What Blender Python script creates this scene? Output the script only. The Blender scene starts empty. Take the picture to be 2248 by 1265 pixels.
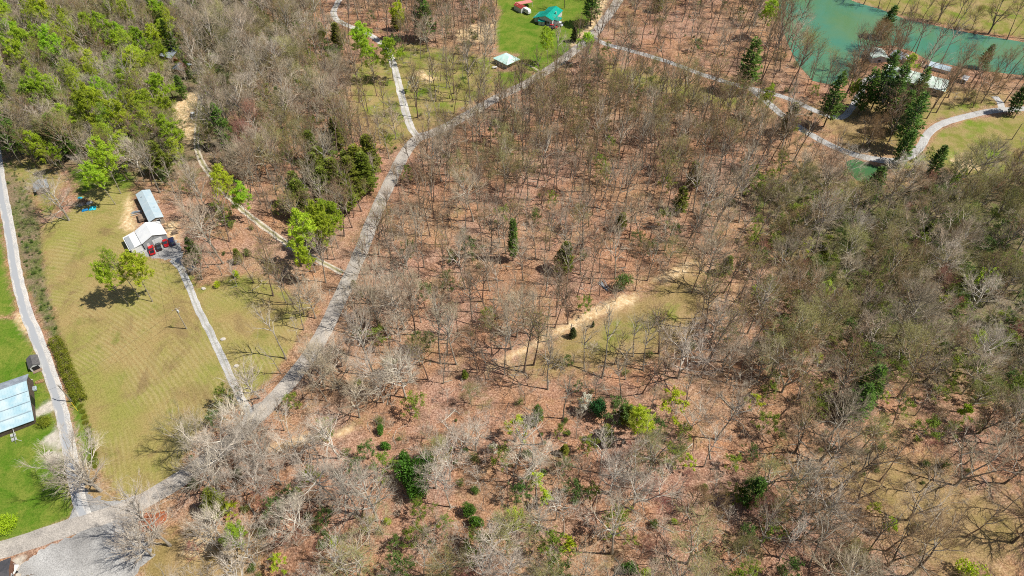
import bpy, math, random
import numpy as np
from mathutils import Vector, Matrix

# ---------------------------------------------------------------- camera, light, exposure
scn = bpy.context.scene
CAM_H, PITCH, FPX = 180.0, math.radians(48.0), 1499.0
cd = bpy.data.cameras.new("camera"); cam = bpy.data.objects.new("camera", cd)
scn.collection.objects.link(cam); scn.camera = cam
cam.location = (0, 0, CAM_H); cam.rotation_euler = (math.radians(90) - PITCH, 0, 0)
cd.sensor_width = 36.0; cd.lens = 36.0 * FPX / 2248.0; cd.clip_start = 1.0; cd.clip_end = 6000.0

SUN_EL, SUN_AZ = math.radians(56.0), math.radians(-7.0)      # azimuth measured from +x
w = bpy.data.worlds.new("World"); scn.world = w; w.use_nodes = True
nt = w.node_tree; bg = nt.nodes['Background']
sky = nt.nodes.new('ShaderNodeTexSky'); sky.sky_type = 'NISHITA'; sky.sun_disc = False
sky.sun_elevation = SUN_EL; sky.sun_rotation = math.pi / 2 - SUN_AZ
nt.links.new(sky.outputs[0], bg.inputs[0]); bg.inputs[1].default_value = 0.068
sd = bpy.data.lights.new("sun", 'SUN'); so = bpy.data.objects.new("sun", sd); scn.collection.objects.link(so)
sd.energy = 4.6; sd.angle = math.radians(0.5); sd.color = (1.0, 0.955, 0.88)
sv = Vector((math.cos(SUN_EL) * math.cos(SUN_AZ), math.cos(SUN_EL) * math.sin(SUN_AZ), math.sin(SUN_EL)))
so.rotation_euler = sv.to_track_quat('Z', 'Y').to_euler()
vs = scn.view_settings; vs.view_transform = 'Standard'; vs.look = 'None'; vs.gamma = 1.0; vs.exposure = 0.36
scn.cycles.max_bounces = 5; scn.cycles.diffuse_bounces = 2; scn.cycles.glossy_bounces = 2
scn.cycles.transmission_bounces = 2; scn.cycles.transparent_max_bounces = 4
scn.cycles.use_denoising = False
scn.cycles.pixel_filter_type = 'BLACKMAN_HARRIS'; scn.cycles.filter_width = 1.05

R = random.Random(7)
SP, CP = math.sin(PITCH), math.cos(PITCH)

# ---------------------------------------------------------------- terrain and pixel helpers
def smooth(a, b, x):
    t = np.clip((x - a) / (b - a), 0, 1); return t * t * (3 - 2 * t)

def at0(px, py, z=0.0):
    """point on the horizontal plane at height z seen at photo pixel (px, py)"""
    u = (px - 1124.0) / FPX; v = (py - 632.5) / FPX
    dx, dy, dz = u, CP - v * SP, -SP - v * CP
    t = (CAM_H - z) / -dz
    return (dx * t, dy * t)

def proj(x, y, z=0.0):
    rz = z - CAM_H
    d = y * CP - rz * SP
    return (1124.0 + FPX * x / d, 632.5 - FPX * (y * SP + rz * CP) / d)

def wpoly(p): return np.array([at0(*q) for q in p])

def pip(P, X, Y):
    ins = np.zeros(X.shape, bool); n = len(P); j = n - 1
    for i in range(n):
        xi, yi = P[i]; xj, yj = P[j]
        c = ((yi > Y) != (yj > Y)) & (X < (xj - xi) * (Y - yi) / (yj - yi + 1e-12) + xi)
        ins ^= c; j = i
    return ins

def dist_line(P, X, Y, closed):
    D = np.full(X.shape, 1e9); n = len(P)
    for i in range(n if closed else n - 1):
        ax, ay = P[i]; bx, by = P[(i + 1) % n]
        ex, ey = bx - ax, by - ay; L = ex * ex + ey * ey + 1e-9
        t = np.clip(((X - ax) * ex + (Y - ay) * ey) / L, 0, 1)
        D = np.minimum(D, np.hypot(X - ax - t * ex, Y - ay - t * ey))
    return D

def sdist(P, X, Y):
    d = dist_line(P, X, Y, True); return np.where(pip(P, X, Y), d, -d)

LAKE = wpoly([(1728, -60), (1716, 10), (1722, 50), (1738, 95), (1758, 135), (1790, 172), (1838, 182), (1862, 160),
              (1880, 128), (1908, 98), (1955, 92), (2010, 108), (2045, 128), (2100, 138), (2170, 150), (2330, 168),
              (2330, 105), (2250, 92), (2180, 80), (2120, 70), (2040, 52), (1990, 42), (1935, 20), (1880, 4), (1840, -12), (1780, -60)])
POND = wpoly([(1866, 354), (1880, 350), (1912, 362), (1936, 370), (1940, 382), (1928, 396), (1906, 398), (1886, 388), (1870, 372)])
LAKE_Z, POND_Z = -1.0, -0.9

def hbase(X, Y):
    return (1.7 * np.sin(X / 58.0 + 0.8) * np.cos(Y / 71.0 - 0.4) + 1.3 * np.sin((X * 0.6 + Y) / 66.0)
            + 0.5 * np.sin(X / 23.0 + 1.2 * np.sin(Y / 31.0)))

def height(X, Y):
    X = np.asarray(X, float); Y = np.asarray(Y, float)
    h = hbase(X, Y)
    d1 = np.full(X.shape, -999.0); m = (X > 60) & (Y > 250)
    if m.any(): d1[m] = sdist(LAKE, X[m], Y[m])
    d2 = np.full(X.shape, -999.0); m = (X > 60) & (Y > 120) & (Y < 320)
    if m.any(): d2[m] = sdist(POND, X[m], Y[m])
    for d, z, bank in ((d1, LAKE_Z, 26.0), (d2, POND_Z, 9.0)):
        k = smooth(-bank, 0.0, d); h = h * (1 - k) + z * k - 1.5 * smooth(-0.1, 4.0, d)
    return h

def hz(x, y): return float(height(np.array([x]), np.array([y]))[0])

def at(px, py, z=0.0):
    """point z metres above the terrain at photo pixel"""
    g = 0.0
    for _ in range(6):
        x, y = at0(px, py, g + z); g = hz(x, y)
    return (x, y, g + z)

# ---------------------------------------------------------------- materials
def mat(name, col, rough=0.8, var=0.0, nscale=1.0, col2=None, metal=0.0, transl=0.0, rnd=0.0, bump=0.0, hue=0.0, spec=0.3):
    m = bpy.data.materials.new(name); m.use_nodes = True; t = m.node_tree; N = t.nodes; Lk = t.links
    b = N['Principled BSDF']; b.inputs['Roughness'].default_value = rough; b.inputs['Metallic'].default_value = metal
    b.inputs['Specular IOR Level'].default_value = spec
    rgb = N.new('ShaderNodeRGB'); rgb.outputs[0].default_value = (*col, 1); c = rgb.outputs[0]
    if col2 is not None or var:
        tc = N.new('ShaderNodeTexCoord'); no = N.new('ShaderNodeTexNoise'); no.inputs['Scale'].default_value = nscale
        no.inputs['Detail'].default_value = 5.0; Lk.new(tc.outputs['Object'], no.inputs['Vector'])
        rp = N.new('ShaderNodeValToRGB'); rp.color_ramp.elements[0].position = 0.35; rp.color_ramp.elements[1].position = 0.65
        a = col; d = col2 if col2 is not None else tuple(x * (1 - var) for x in col)
        rp.color_ramp.elements[0].color = (*a, 1); rp.color_ramp.elements[1].color = (*d, 1)
        Lk.new(no.outputs[0], rp.inputs[0]); c = rp.outputs[0]
        if bump:
            bp = N.new('ShaderNodeBump'); bp.inputs['Strength'].default_value = bump; Lk.new(no.outputs[0], bp.inputs['Height'])
            Lk.new(bp.outputs[0], b.inputs['Normal'])
    if rnd or hue:
        oi = N.new('ShaderNodeObjectInfo'); wn = N.new('ShaderNodeTexWhiteNoise'); wn.noise_dimensions = '3D'
        Lk.new(oi.outputs['Location'], wn.inputs['Vector'])
        hs = N.new('ShaderNodeHueSaturation')
        mr = N.new('ShaderNodeMapRange'); mr.inputs['To Min'].default_value = 1 - rnd; mr.inputs['To Max'].default_value = 1 + rnd
        Lk.new(wn.outputs['Value'], mr.inputs['Value']); Lk.new(mr.outputs[0], hs.inputs['Value'])
        sx = N.new('ShaderNodeSeparateColor'); Lk.new(wn.outputs['Color'], sx.inputs[0])
        mh = N.new('ShaderNodeMapRange'); mh.inputs['To Min'].default_value = 0.5 - hue; mh.inputs['To Max'].default_value = 0.5 + hue
        Lk.new(sx.outputs[1], mh.inputs['Value']); Lk.new(mh.outputs[0], hs.inputs['Hue'])
        Lk.new(c, hs.inputs['Color']); c = hs.outputs[0]
    Lk.new(c, b.inputs['Base Color'])
    if transl:
        tr = N.new('ShaderNodeBsdfTranslucent'); Lk.new(c, tr.inputs['Color'])
        mx = N.new('ShaderNodeMixShader'); mx.inputs[0].default_value = transl
        Lk.new(b.outputs[0], mx.inputs[1]); Lk.new(tr.outputs[0], mx.inputs[2]); Lk.new(mx.outputs[0], N['Material Output'].inputs[0])
    return m

M = {}
def bark(n, c, v=0.35): M['bark_' + n] = mat('bark_' + n, c, 0.9, col2=tuple(x * (1 - v) for x in c), nscale=1.2, rnd=0.22)
def twig(n, c): M['twig_' + n] = mat('twig_' + n, c, 0.85, rnd=0.25, hue=0.012)
def leaf(n, c, c2, tr=0.35, hue=0.015, rnd=0.15, s=0.5): M['leaf_' + n] = mat('leaf_' + n, c, 0.6, col2=c2, nscale=s, transl=tr, rnd=rnd, hue=hue)
bark('grey', (.36, .32, .25)); bark('pale', (.50, .45, .37)); bark('white', (.66, .61, .52)); bark('brown', (.24, .17, .13)); bark('dark', (.14, .115, .09))
twig('grey', (.44, .36, .255)); twig('pale', (.58, .50, .40)); twig('brown', (.30, .20, .115)); twig('red', (.38, .20, .15)); twig('olive', (.36, .33, .16))
leaf('spring', (.52, .66, .05), (.38, .52, .035), .55, hue=.022, rnd=.22); leaf('lime', (.50, .60, .025), (.36, .48, .02))
leaf('pine', (.16, .27, .035), (.07, .14, .02), 0.25); leaf('cedar', (.07, .10, .02), (.035, .055, .012), 0.12)
leaf('oconifer', (.27, .31, .035), (.14, .17, .02), .3); leaf('holly', (.04, .17, .035), (.02, .09, .02), 0.15); leaf('gloss', (.10, .24, .02), (.04, .12, .012), 0.2)
leaf('bush', (.15, .24, .04), (.09, .15, .03)); leaf('arbor', (.24, .26, .02), (.14, .17, .012), 0.2)
leaf('olive', (.38, .36, .09), (.26, .24, .07)); leaf('redbud', (.42, .16, .10), (.30, .10, .08)); leaf('white', (.75, .73, .60), (.60, .58, .45))
leaf('feather', (.26, .34, .03), (.15, .21, .02)); leaf('featherd', (.11, .19, .03), (.07, .12, .02), .25)
leaf('rust', (.38, .23, .08), (.25, .15, .07))
leaf('scrub', (.16, .25, .04), (.22, .23, .07))

# ---------------------------------------------------------------- mesh helpers
col = scn.collection
class MB:
    def __init__(s): s.v = []; s.f = []; s.m = []
    def add(s, vs_, fs, mi=0):
        o = len(s.v); s.v.extend(vs_); s.f.extend([tuple(i + o for i in f) for f in fs]); s.m.extend([mi] * len(fs))
    def box(s, c, d, rz=0.0, mi=0, taper=1.0):
        x, y, z = d[0] / 2, d[1] / 2, d[2] / 2; cs, sn = math.cos(rz), math.sin(rz); vs_ = []
        for k, (a, b_, e) in enumerate([(-x, -y, -z), (x, -y, -z), (x, y, -z), (-x, y, -z), (-x, -y, z), (x, -y, z), (x, y, z), (-x, y, z)]):
            if k > 3: a *= taper; b_ *= taper
            vs_.append((c[0] + a * cs - b_ * sn, c[1] + a * sn + b_ * cs, c[2] + e))
        s.add(vs_, [(0, 3, 2, 1), (4, 5, 6, 7), (0, 1, 5, 4), (1, 2, 6, 5), (2, 3, 7, 6), (3, 0, 4, 7)], mi)
    def tube(s, pts, rad, n=6, mi=0, cap=True):
        vs_ = []; fs = []; P = [Vector(p) for p in pts]
        for i, p in enumerate(P):
            d = (P[min(i + 1, len(P) - 1)] - P[max(i - 1, 0)]).normalized()
            a = d.cross(Vector((0, 0, 1)) if abs(d.z) < .9 else Vector((1, 0, 0))).normalized(); b_ = d.cross(a)
            for k in range(n):
                t = 2 * math.pi * k / n; vs_.append(tuple(p + (a * math.cos(t) + b_ * math.sin(t)) * rad[i]))
        for i in range(len(P) - 1):
            for k in range(n): fs.append((i * n + k, i * n + (k + 1) % n, (i + 1) * n + (k + 1) % n, (i + 1) * n + k))
        if cap: fs.append(tuple(range(n))[::-1]); fs.append(tuple((len(P) - 1) * n + k for k in range(n)))
        s.add(vs_, fs, mi)
    def mesh(s, name, mats):
        me = bpy.data.meshes.new(name); me.from_pydata(s.v, [], s.f)
        for m in (mats if isinstance(mats, (list, tuple)) else [mats]): me.materials.append(m)
        if any(s.m): me.polygons.foreach_set('material_index', s.m)
        me.update(); return me
    def build(s, name, mats, parent=None, label=None):
        o = bpy.data.objects.new(name, s.mesh(name, mats)); col.objects.link(o); o.parent = parent
        if label: o['label'] = label
        return o

def tag(o, label=None, cat=None, group=None, kind=None):
    if label: o['label'] = label
    if cat: o['category'] = cat
    if group: o['group'] = group
    if kind: o['kind'] = kind
    return o

def thing(name, loc, rz=0.0, label=None, cat=None, group=None):
    o = bpy.data.objects.new(name, None); o.location = loc; o.rotation_euler = (0, 0, rz); o.empty_display_size = 0.5
    col.objects.link(o); return tag(o, label, cat, group)

def dup(o, loc, rz=0.0, s=1.0, sub=True):
    c = o.copy(); col.objects.link(c); c.location = loc; c.rotation_euler = (0, 0, rz); c.scale = (s, s, s)
    for ch in o.children:
        d = ch.copy(); col.objects.link(d); d.parent = c
        for g in ch.children:
            e = g.copy(); col.objects.link(e); e.parent = d
    return c

# ---------------------------------------------------------------- ground zones (photo pixels -> world polygons)
ZONES = {
 'field': [([(95, 500), (150, 480), (210, 420), (290, 420), (300, 480), (300, 545), (330, 575), (395, 590), (430, 660), (470, 640), (540, 640), (600, 655), (655, 680), (680, 695), (655, 750), (600, 830), (560, 870), (535, 895), (490, 905),
            (430, 960), (390, 1040), (330, 1085), (260, 1090), (225, 1040), (195, 960), (170, 880), (150, 800), (130, 720), (105, 620)], 1.0)],
 'lawn': [([(-120, 690), (-40, 700), (45, 705), (70, 760), (100, 830), (120, 900), (135, 980), (150, 1060), (158, 1130), (70, 1165), (-60, 1205), (-200, 1205), (-200, 700)], 0.8),
          ([(-80, 480), (5, 500), (18, 600), (38, 690), (20, 700), (-80, 680)], 1.0),
          ([(1080, -20), (1330, -20), (1318, 50), (1285, 95), (1235, 120), (1190, 152), (1170, 150), (1125, 130), (1140, 110), (1095, 105), (1085, 60), (1100, 20)], 1.5),
          ([(1090, 150), (1140, 145), (1185, 160), (1150, 185), (1095, 190)], 1.0),
          ([(160, 830), (178, 870), (205, 980), (212, 1020), (180, 1020), (165, 940), (148, 860)], 0.5),
          ([(165, 385), (215, 370), (300, 395), (290, 425), (220, 420), (180, 440)], 2.0)],
 'meadow': [([(2035, 330), (2060, 292), (2120, 268), (2260, 252), (2400, 250), (2400, 400), (2260, 400), (2180, 392), (2110, 385), (2060, 360), (2000, 372), (1960, 372)], 1.5),
            ([(1840, -60), (1890, 2), (2000, 35), (2130, 62), (2350, 95), (2350, -120), (1840, -120)], 2.0),
            ([(860, 110), (900, 90), (1085, 120), (1085, 195), (1010, 225), (930, 280), (905, 250), (880, 190)], 3.0),
            ([(780, 140), (860, 130), (880, 215), (905, 290), (860, 310), (820, 270), (770, 210)], 3.0),
            ([(1270, 770), (1330, 725), (1410, 700), (1480, 680), (1490, 700), (1420, 740), (1330, 775)], 4.0),
            ([(1330, 130), (1500, 170), (1640, 210), (1600, 230), (1450, 190), (1330, 160)], 3.0),
            ([(1975, 330), (2000, 290), (2060, 262), (2180, 235), (2180, 225), (2050, 240), (1990, 270), (1960, 300)], 2.0),
            ([(50, 340), (150, 400), (110, 480), (75, 430), (20, 380)], 3.0),
            ([(400, 565), (440, 640), (560, 610), (640, 650), (690, 690), (600, 680), (430, 665), (405, 610)], 2.0),
            ],
 'pale': [([(85, 972), (105, 955), (130, 935), (135, 970), (140, 985), (110, 978)], 0.6), ([(98, 1000), (125, 985), (140, 1005), (120, 1018), (100, 1015)], 0.5), ([(92, 885), (135, 868), (132, 895), (75, 918), (72, 905)], 0.5), ([(20, 1225), (45, 1215), (60, 1265), (40, 1300), (10, 1300)], .6)],
 'dry': [([(190, 1000), (225, 1080), (330, 1085), (260, 1125), (200, 1150), (170, 1060)], 1.5), ([(1840, 1040), (1920, 1000), (2060, 1040), (2248, 1110), (2300, 1200), (2080, 1290), (1960, 1160), (1880, 1100)], 12.0), ([(300, 1190), (430, 1150), (560, 1180), (560, 1330), (300, 1330)], 4.0),
         ([(760, 150), (900, 100), (1085, 130), (1085, 200), (1000, 240), (930, 290), (860, 330), (790, 290)], 5.0), ([(1130, 820), (1260, 720), (1400, 650), (1530, 570), (1560, 650), (1500, 760), (1380, 810), (1200, 830)], 5.0), ([(1780, 230), (2100, 200), (2220, 215), (2180, 235), (2040, 260), (1970, 340), (1860, 330)], 5.0)],
 'weeds': [([(5, 350), (60, 380), (95, 500), (108, 620), (135, 730), (160, 800), (150, 850), (125, 780), (75, 670), (50, 590), (30, 500), (15, 420)], 1.2),
           ([(1650, 420), (1800, 370), (1990, 410), (2120, 390), (2400, 400), (2400, 900), (2150, 850), (1920, 800), (1820, 700), (1750, 600)], 14.0),
           ([(-300, -80), (520, -80), (600, 120), (520, 300), (430, 420), (300, 410), (0, 350), (-300, 340)], 12.0)],
 'dirt': [([(1065, 816), (1130, 774), (1190, 743), (1250, 709), (1310, 676), (1350, 655), (1395, 650), (1390, 668), (1330, 692), (1260, 722), (1195, 752), (1135, 784), (1075, 820)], 1.6),
          ([(1435, 612), (1475, 592), (1510, 574), (1530, 578), (1500, 600), (1460, 622)], 1.6),
          ([(1500, 640), (1560, 620), (1540, 640)], 2.0),
          ([(270, 505), (285, 440), (300, 470), (300, 520), (285, 520)], 1.6), ([(365, 500), (395, 495), (400, 540), (372, 530)], 1.5),
          ([(380, 250), (410, 205), (445, 200), (435, 310), (415, 330), (395, 290)], 2.0),
          ([(400, 1180), (450, 1165), (470, 1200), (430, 1225), (395, 1215)], 1.5), ([(590, 985), (640, 968), (700, 955), (700, 963), (650, 980), (600, 992)], 1.5), ([(735, 955), (775, 940), (778, 948), (740, 962)], 1.0),
          
          ([(28, 690), (48, 690), (75, 750), (62, 740)], 0.8), ([(905, 155), (925, 150), (960, 165), (940, 175)], 2.0),
          ([(2085, 345), (2120, 340), (2150, 372), (2110, 378)], 3.0), ([(1000, 60), (1080, 40), (1085, 80), (1010, 85)], 3.0), ([(1310, 0), (1335, 5), (1318, 45), (1260, 100), (1250, 95), (1300, 40)], 0.8)],
}
GR = np.random.default_rng(5)
def axis(lo, hi, st, far):
    a = np.arange(lo, hi + 1e-6, st); r = [hi]; s_ = st
    while r[-1] < far: s_ *= 1.35; r.append(r[-1] + s_)
    l = [lo]; s_ = st
    while l[-1] > -far: s_ *= 1.35; l.append(l[-1] - s_)
    return np.concatenate([np.array(l[1:])[::-1], a, np.array(r[1:])])
gx = axis(-330, 330, 1.5, 3000); gy = axis(10, 430, 1.5, 3000)
GX, GY = np.meshgrid(gx, gy); sh = GX.shape
fX, fY = GX.ravel(), GY.ravel(); GZ = height(fX, fY)
nx, ny = len(gx), len(gy)
idx = np.arange(nx * ny).reshape(ny, nx)
quads = np.stack([idx[:-1, :-1].ravel(), idx[:-1, 1:].ravel(), idx[1:, 1:].ravel(), idx[1:, :-1].ravel()], 1)
gme = bpy.data.meshes.new('ground')
gme.vertices.add(nx * ny); gme.vertices.foreach_set('co', np.stack([fX, fY, GZ], 1).ravel())
gme.loops.add(quads.size); gme.loops.foreach_set('vertex_index', quads.ravel())
gme.polygons.add(len(quads)); gme.polygons.foreach_set('loop_start', np.arange(0, quads.size, 4)); gme.polygons.foreach_set('loop_total', np.full(len(quads), 4))
gme.update(); gme.polygons.foreach_set('use_smooth', np.ones(len(quads), bool))
rag = (np.sin(fX * 0.9 + 2 * np.sin(fY * 0.55)) * np.sin(fY * 0.8 + 1.7 * np.sin(fX * 0.4)))
near = (np.abs(fX) < 420) & (fY < 560) & (fY > -30)
for zn, polys in ZONES.items():
    wgt = np.zeros(fX.shape)
    for P, fe in polys:
        d = np.full(fX.shape, -999.0); d[near] = sdist(wpoly(P), fX[near], fY[near])
        wgt = np.maximum(wgt, smooth(-fe, fe, d + rag * fe * 0.6))
    at_ = gme.attributes.new(zn, 'FLOAT', 'POINT'); at_.data.foreach_set('value', wgt)

# ground material: leaf litter, mown field, lawn, meadow, weeds, bare dirt
gm = bpy.data.materials.new('ground_cover'); gm.use_nodes = True; t = gm.node_tree; N = t.nodes; Lk = t.links
tc = N.new('ShaderNodeTexCoord')
def noise(s, d=6.0, r=0.6, dist=0.0, vec=None):
    n = N.new('ShaderNodeTexNoise'); n.inputs['Scale'].default_value = s; n.inputs['Detail'].default_value = d; n.inputs['Roughness'].default_value = r
    n.inputs['Distortion'].default_value = dist; Lk.new(vec or tc.outputs['Object'], n.inputs['Vector']); return n.outputs[0]
def ramp(src, stops):
    r = N.new('ShaderNodeValToRGB'); e = r.color_ramp.elements
    while len(e) < len(stops): e.new(0.5)
    for k, (p, c) in enumerate(stops): e[k].position = p; e[k].color = (*c, 1)
    Lk.new(src, r.inputs[0]); return r.outputs[0]
def mixc(f, a, b_, mode='MIX'):
    m = N.new('ShaderNodeMix'); m.data_type = 'RGBA'; m.blend_type = mode
    if isinstance(f, float): m.inputs[0].default_value = f
    else: Lk.new(f, m.inputs[0])
    Lk.new(a, m.inputs[6]); Lk.new(b_, m.inputs[7]); return m.outputs[2]
def math_(op, a, b_=None, cl=False):
    m = N.new('ShaderNodeMath'); m.operation = op; m.use_clamp = cl
    for i, q in enumerate((a, b_)):
        if q is None: continue
        if isinstance(q, (int, float)): m.inputs[i].default_value = q
        else: Lk.new(q, m.inputs[i])
    return m.outputs[0]
def attr(n):
    a = N.new('ShaderNodeAttribute'); a.attribute_name = n; return a.outputs['Fac']
fine = noise(2.2, 4, 0.75); mid = noise(0.16, 5, 0.6); big = noise(0.02, 4, 0.5)
litter = mixc(mid, ramp(fine, [(0.30, (.08, .035, .016)), (0.43, (.28, .12, .052)), (0.56, (.52, .25, .115)), (0.73, (.76, .50, .31))]),
              ramp(fine, [(0.30, (.07, .042, .03)), (0.44, (.22, .13, .09)), (0.60, (.38, .25, .18)), (0.76, (.60, .48, .40))]))
straw = ramp(fine, [(0.3, (.14, .09, .04)), (0.5, (.38, .27, .14)), (0.7, (.62, .48, .30))]); damp = ramp(fine, [(0.3, (.035, .022, .014)), (0.5, (.13, .08, .05)), (0.72, (.32, .22, .16))]); moss = ramp(fine, [(0.3, (.05, .06, .012)), (0.7, (.24, .24, .08))])
litter = mixc(math_('MULTIPLY', ramp(big, [(0.45, (0, 0, 0)), (0.65, (1, 1, 1))]), 0.4), litter, straw)
pinkish = ramp(fine, [(0.3, (.10, .06, .05)), (0.5, (.34, .21, .17)), (0.72, (.66, .52, .45))])
litter = mixc(math_('MULTIPLY', ramp(noise(0.035, 6, 0.7, 0.8), [(0.45, (0, 0, 0)), (0.60, (1, 1, 1))]), 0.42), litter, pinkish)
litter = mixc(math_('MULTIPLY', ramp(noise(0.11, 6, 0.7, 0.6), [(0.52, (0, 0, 0)), (0.62, (1, 1, 1))]), 0.7), litter, damp)
litter = mixc(math_('MULTIPLY', ramp(noise(0.075, 6, 0.75, 1.0), [(0.56, (0, 0, 0)), (0.70, (1, 1, 1))]), 0.6), litter, straw)
litter = mixc(math_('MULTIPLY', ramp(noise(0.06, 6, 0.75, 0.3), [(0.56, (0, 0, 0)), (0.68, (1, 1, 1))]), 0.55), litter, moss)
weeds = mixc(ramp(mid, [(0.4, (0, 0, 0)), (0.6, (1, 1, 1))]), ramp(fine, [(0.32, (.025, .04, .008)), (0.52, (.10, .13, .03)), (0.75, (.26, .26, .10))]),
             ramp(fine, [(0.3, (.09, .06, .035)), (0.55, (.24, .18, .11)), (0.75, (.40, .32, .21))]))
meadow = mixc(ramp(mid, [(0.38, (0, 0, 0)), (0.62, (1, 1, 1))]), ramp(fine, [(0.3, (.13, .14, .02)), (0.7, (.25, .25, .06))]),
              ramp(fine, [(0.3, (.22, .16, .06)), (0.7, (.42, .32, .15))]))
meadow = mixc(ramp(noise(0.07, 4, 0.6), [(0.52, (0, 0, 0)), (0.68, (1, 1, 1))]), meadow, ramp(fine, [(0.3, (.10, .16, .01)), (0.7, (.19, .27, .03))]))
lawn = mixc(ramp(noise(0.13, 6, 0.75, 0.5), [(0.38, (0, 0, 0)), (0.60, (1, 1, 1))]), ramp(fine, [(0.3, (.05, .12, .006)), (0.7, (.12, .22, .018))]),
            ramp(fine, [(0.3, (.10, .15, .015)), (0.7, (.25, .27, .05))]))
lawn = mixc(math_('MULTIPLY', ramp(noise(0.3, 5, 0.7), [(0.54, (0, 0, 0)), (0.68, (1, 1, 1))]), 0.6), lawn, ramp(fine, [(0.3, (.03, .09, .004)), (0.7, (.08, .17, .01))]))
# mowing / raking lines: curved bands
mp = N.new('ShaderNodeMapping'); Lk.new(tc.outputs['Object'], mp.inputs['Vector']); mp.inputs['Location'].default_value = (185, -60, 0)
warp = N.new('ShaderNodeTexNoise'); warp.inputs['Scale'].default_value = 0.028; warp.inputs['Detail'].default_value = 1.5; Lk.new(mp.outputs[0], warp.inputs['Vector'])
va = N.new('ShaderNodeVectorMath'); va.operation = 'MULTIPLY_ADD'; Lk.new(warp.outputs[1], va.inputs[0]); va.inputs[1].default_value = (9, 9, 0); Lk.new(mp.outputs[0], va.inputs[2])
wv = N.new('ShaderNodeTexWave'); wv.wave_type = 'RINGS'; wv.rings_direction = 'Z'; wv.inputs['Scale'].default_value = 0.21
wv.inputs['Distortion'].default_value = 1.6; wv.inputs['Detail'].default_value = 2; wv.inputs['Detail Scale'].default_value = 0.6; Lk.new(va.outputs[0], wv.inputs['Vector'])
lines = math_('MULTIPLY', wv.outputs['Fac'], ramp(noise(0.05, 3), [(0.40, (.05, .05, .05)), (0.60, (.62, .62, .62))]))
fbase = mixc(ramp(noise(0.045, 5, 0.6), [(0.40, (0, 0, 0)), (0.60, (1, 1, 1))]), ramp(fine, [(0.3, (.17, .17, .035)), (0.7, (.33, .31, .085))]),
             ramp(fine, [(0.3, (.22, .15, .055)), (0.7, (.41, .31, .13))]))
field = mixc(lines, fbase, ramp(fine, [(0.3, (.28, .22, .09)), (0.7, (.44, .37, .17))]))
field = mixc(math_('MULTIPLY', ramp(noise(0.055, 6, 0.7, 0.8), [(0.52, (0, 0, 0)), (0.64, (1, 1, 1))]), 0.75), field, ramp(fine, [(0.3, (.12, .08, .035)), (0.7, (.30, .21, .10))]))
field = mixc(math_('MULTIPLY', ramp(noise(0.08, 5, 0.7, 0.2), [(0.56, (0, 0, 0)), (0.70, (1, 1, 1))]), 0.6), field, ramp(fine, [(0.3, (.08, .12, .012)), (0.7, (.18, .23, .03))]))
dirt = ramp(noise(0.9, 5, 0.7), [(0.3, (.40, .24, .11)), (0.5, (.62, .45, .25)), (0.7, (.80, .66, .45))])
edge = math_('SUBTRACT', noise(0.7, 5, 0.7), 0.5)
c = litter
dry = mixc(ramp(noise(0.09, 5, 0.65), [(0.40, (0, 0, 0)), (0.62, (1, 1, 1))]), ramp(fine, [(0.3, (.20, .13, .05)), (0.7, (.46, .33, .17))]), ramp(fine, [(0.3, (.15, .11, .035)), (0.7, (.36, .27, .11))]))
for nm, cc in (('weeds', weeds), ('dry', dry), ('meadow', meadow), ('field', field), ('lawn', lawn), ('dirt', dirt), ('pale', ramp(noise(1.3, 5, 0.7), [(0.3, (.36, .32, .26)), (0.7, (.66, .60, .50))]))):
    f = math_('ADD', attr(nm), math_('MULTIPLY', edge, math_('MULTIPLY', math_('MULTIPLY', attr(nm), math_('SUBTRACT', 1.0, attr(nm))), 7.0)), True)
    c = mixc(f, c, cc)
pb = N['Principled BSDF']; Lk.new(c, pb.inputs['Base Color']); pb.inputs['Roughness'].default_value = 0.95; pb.inputs['Specular IOR Level'].default_value = 0.1
bp = N.new('ShaderNodeBump'); bp.inputs['Strength'].default_value = 0.6; bp.inputs['Distance'].default_value = 0.35; Lk.new(fine, bp.inputs['Height']); Lk.new(bp.outputs[0], pb.inputs['Normal'])
gme.materials.append(gm)
go = bpy.data.objects.new('ground', gme); col.objects.link(go); tag(go, 'ground of orange leaf litter, mown grass and bare dirt', kind='structure')

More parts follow.
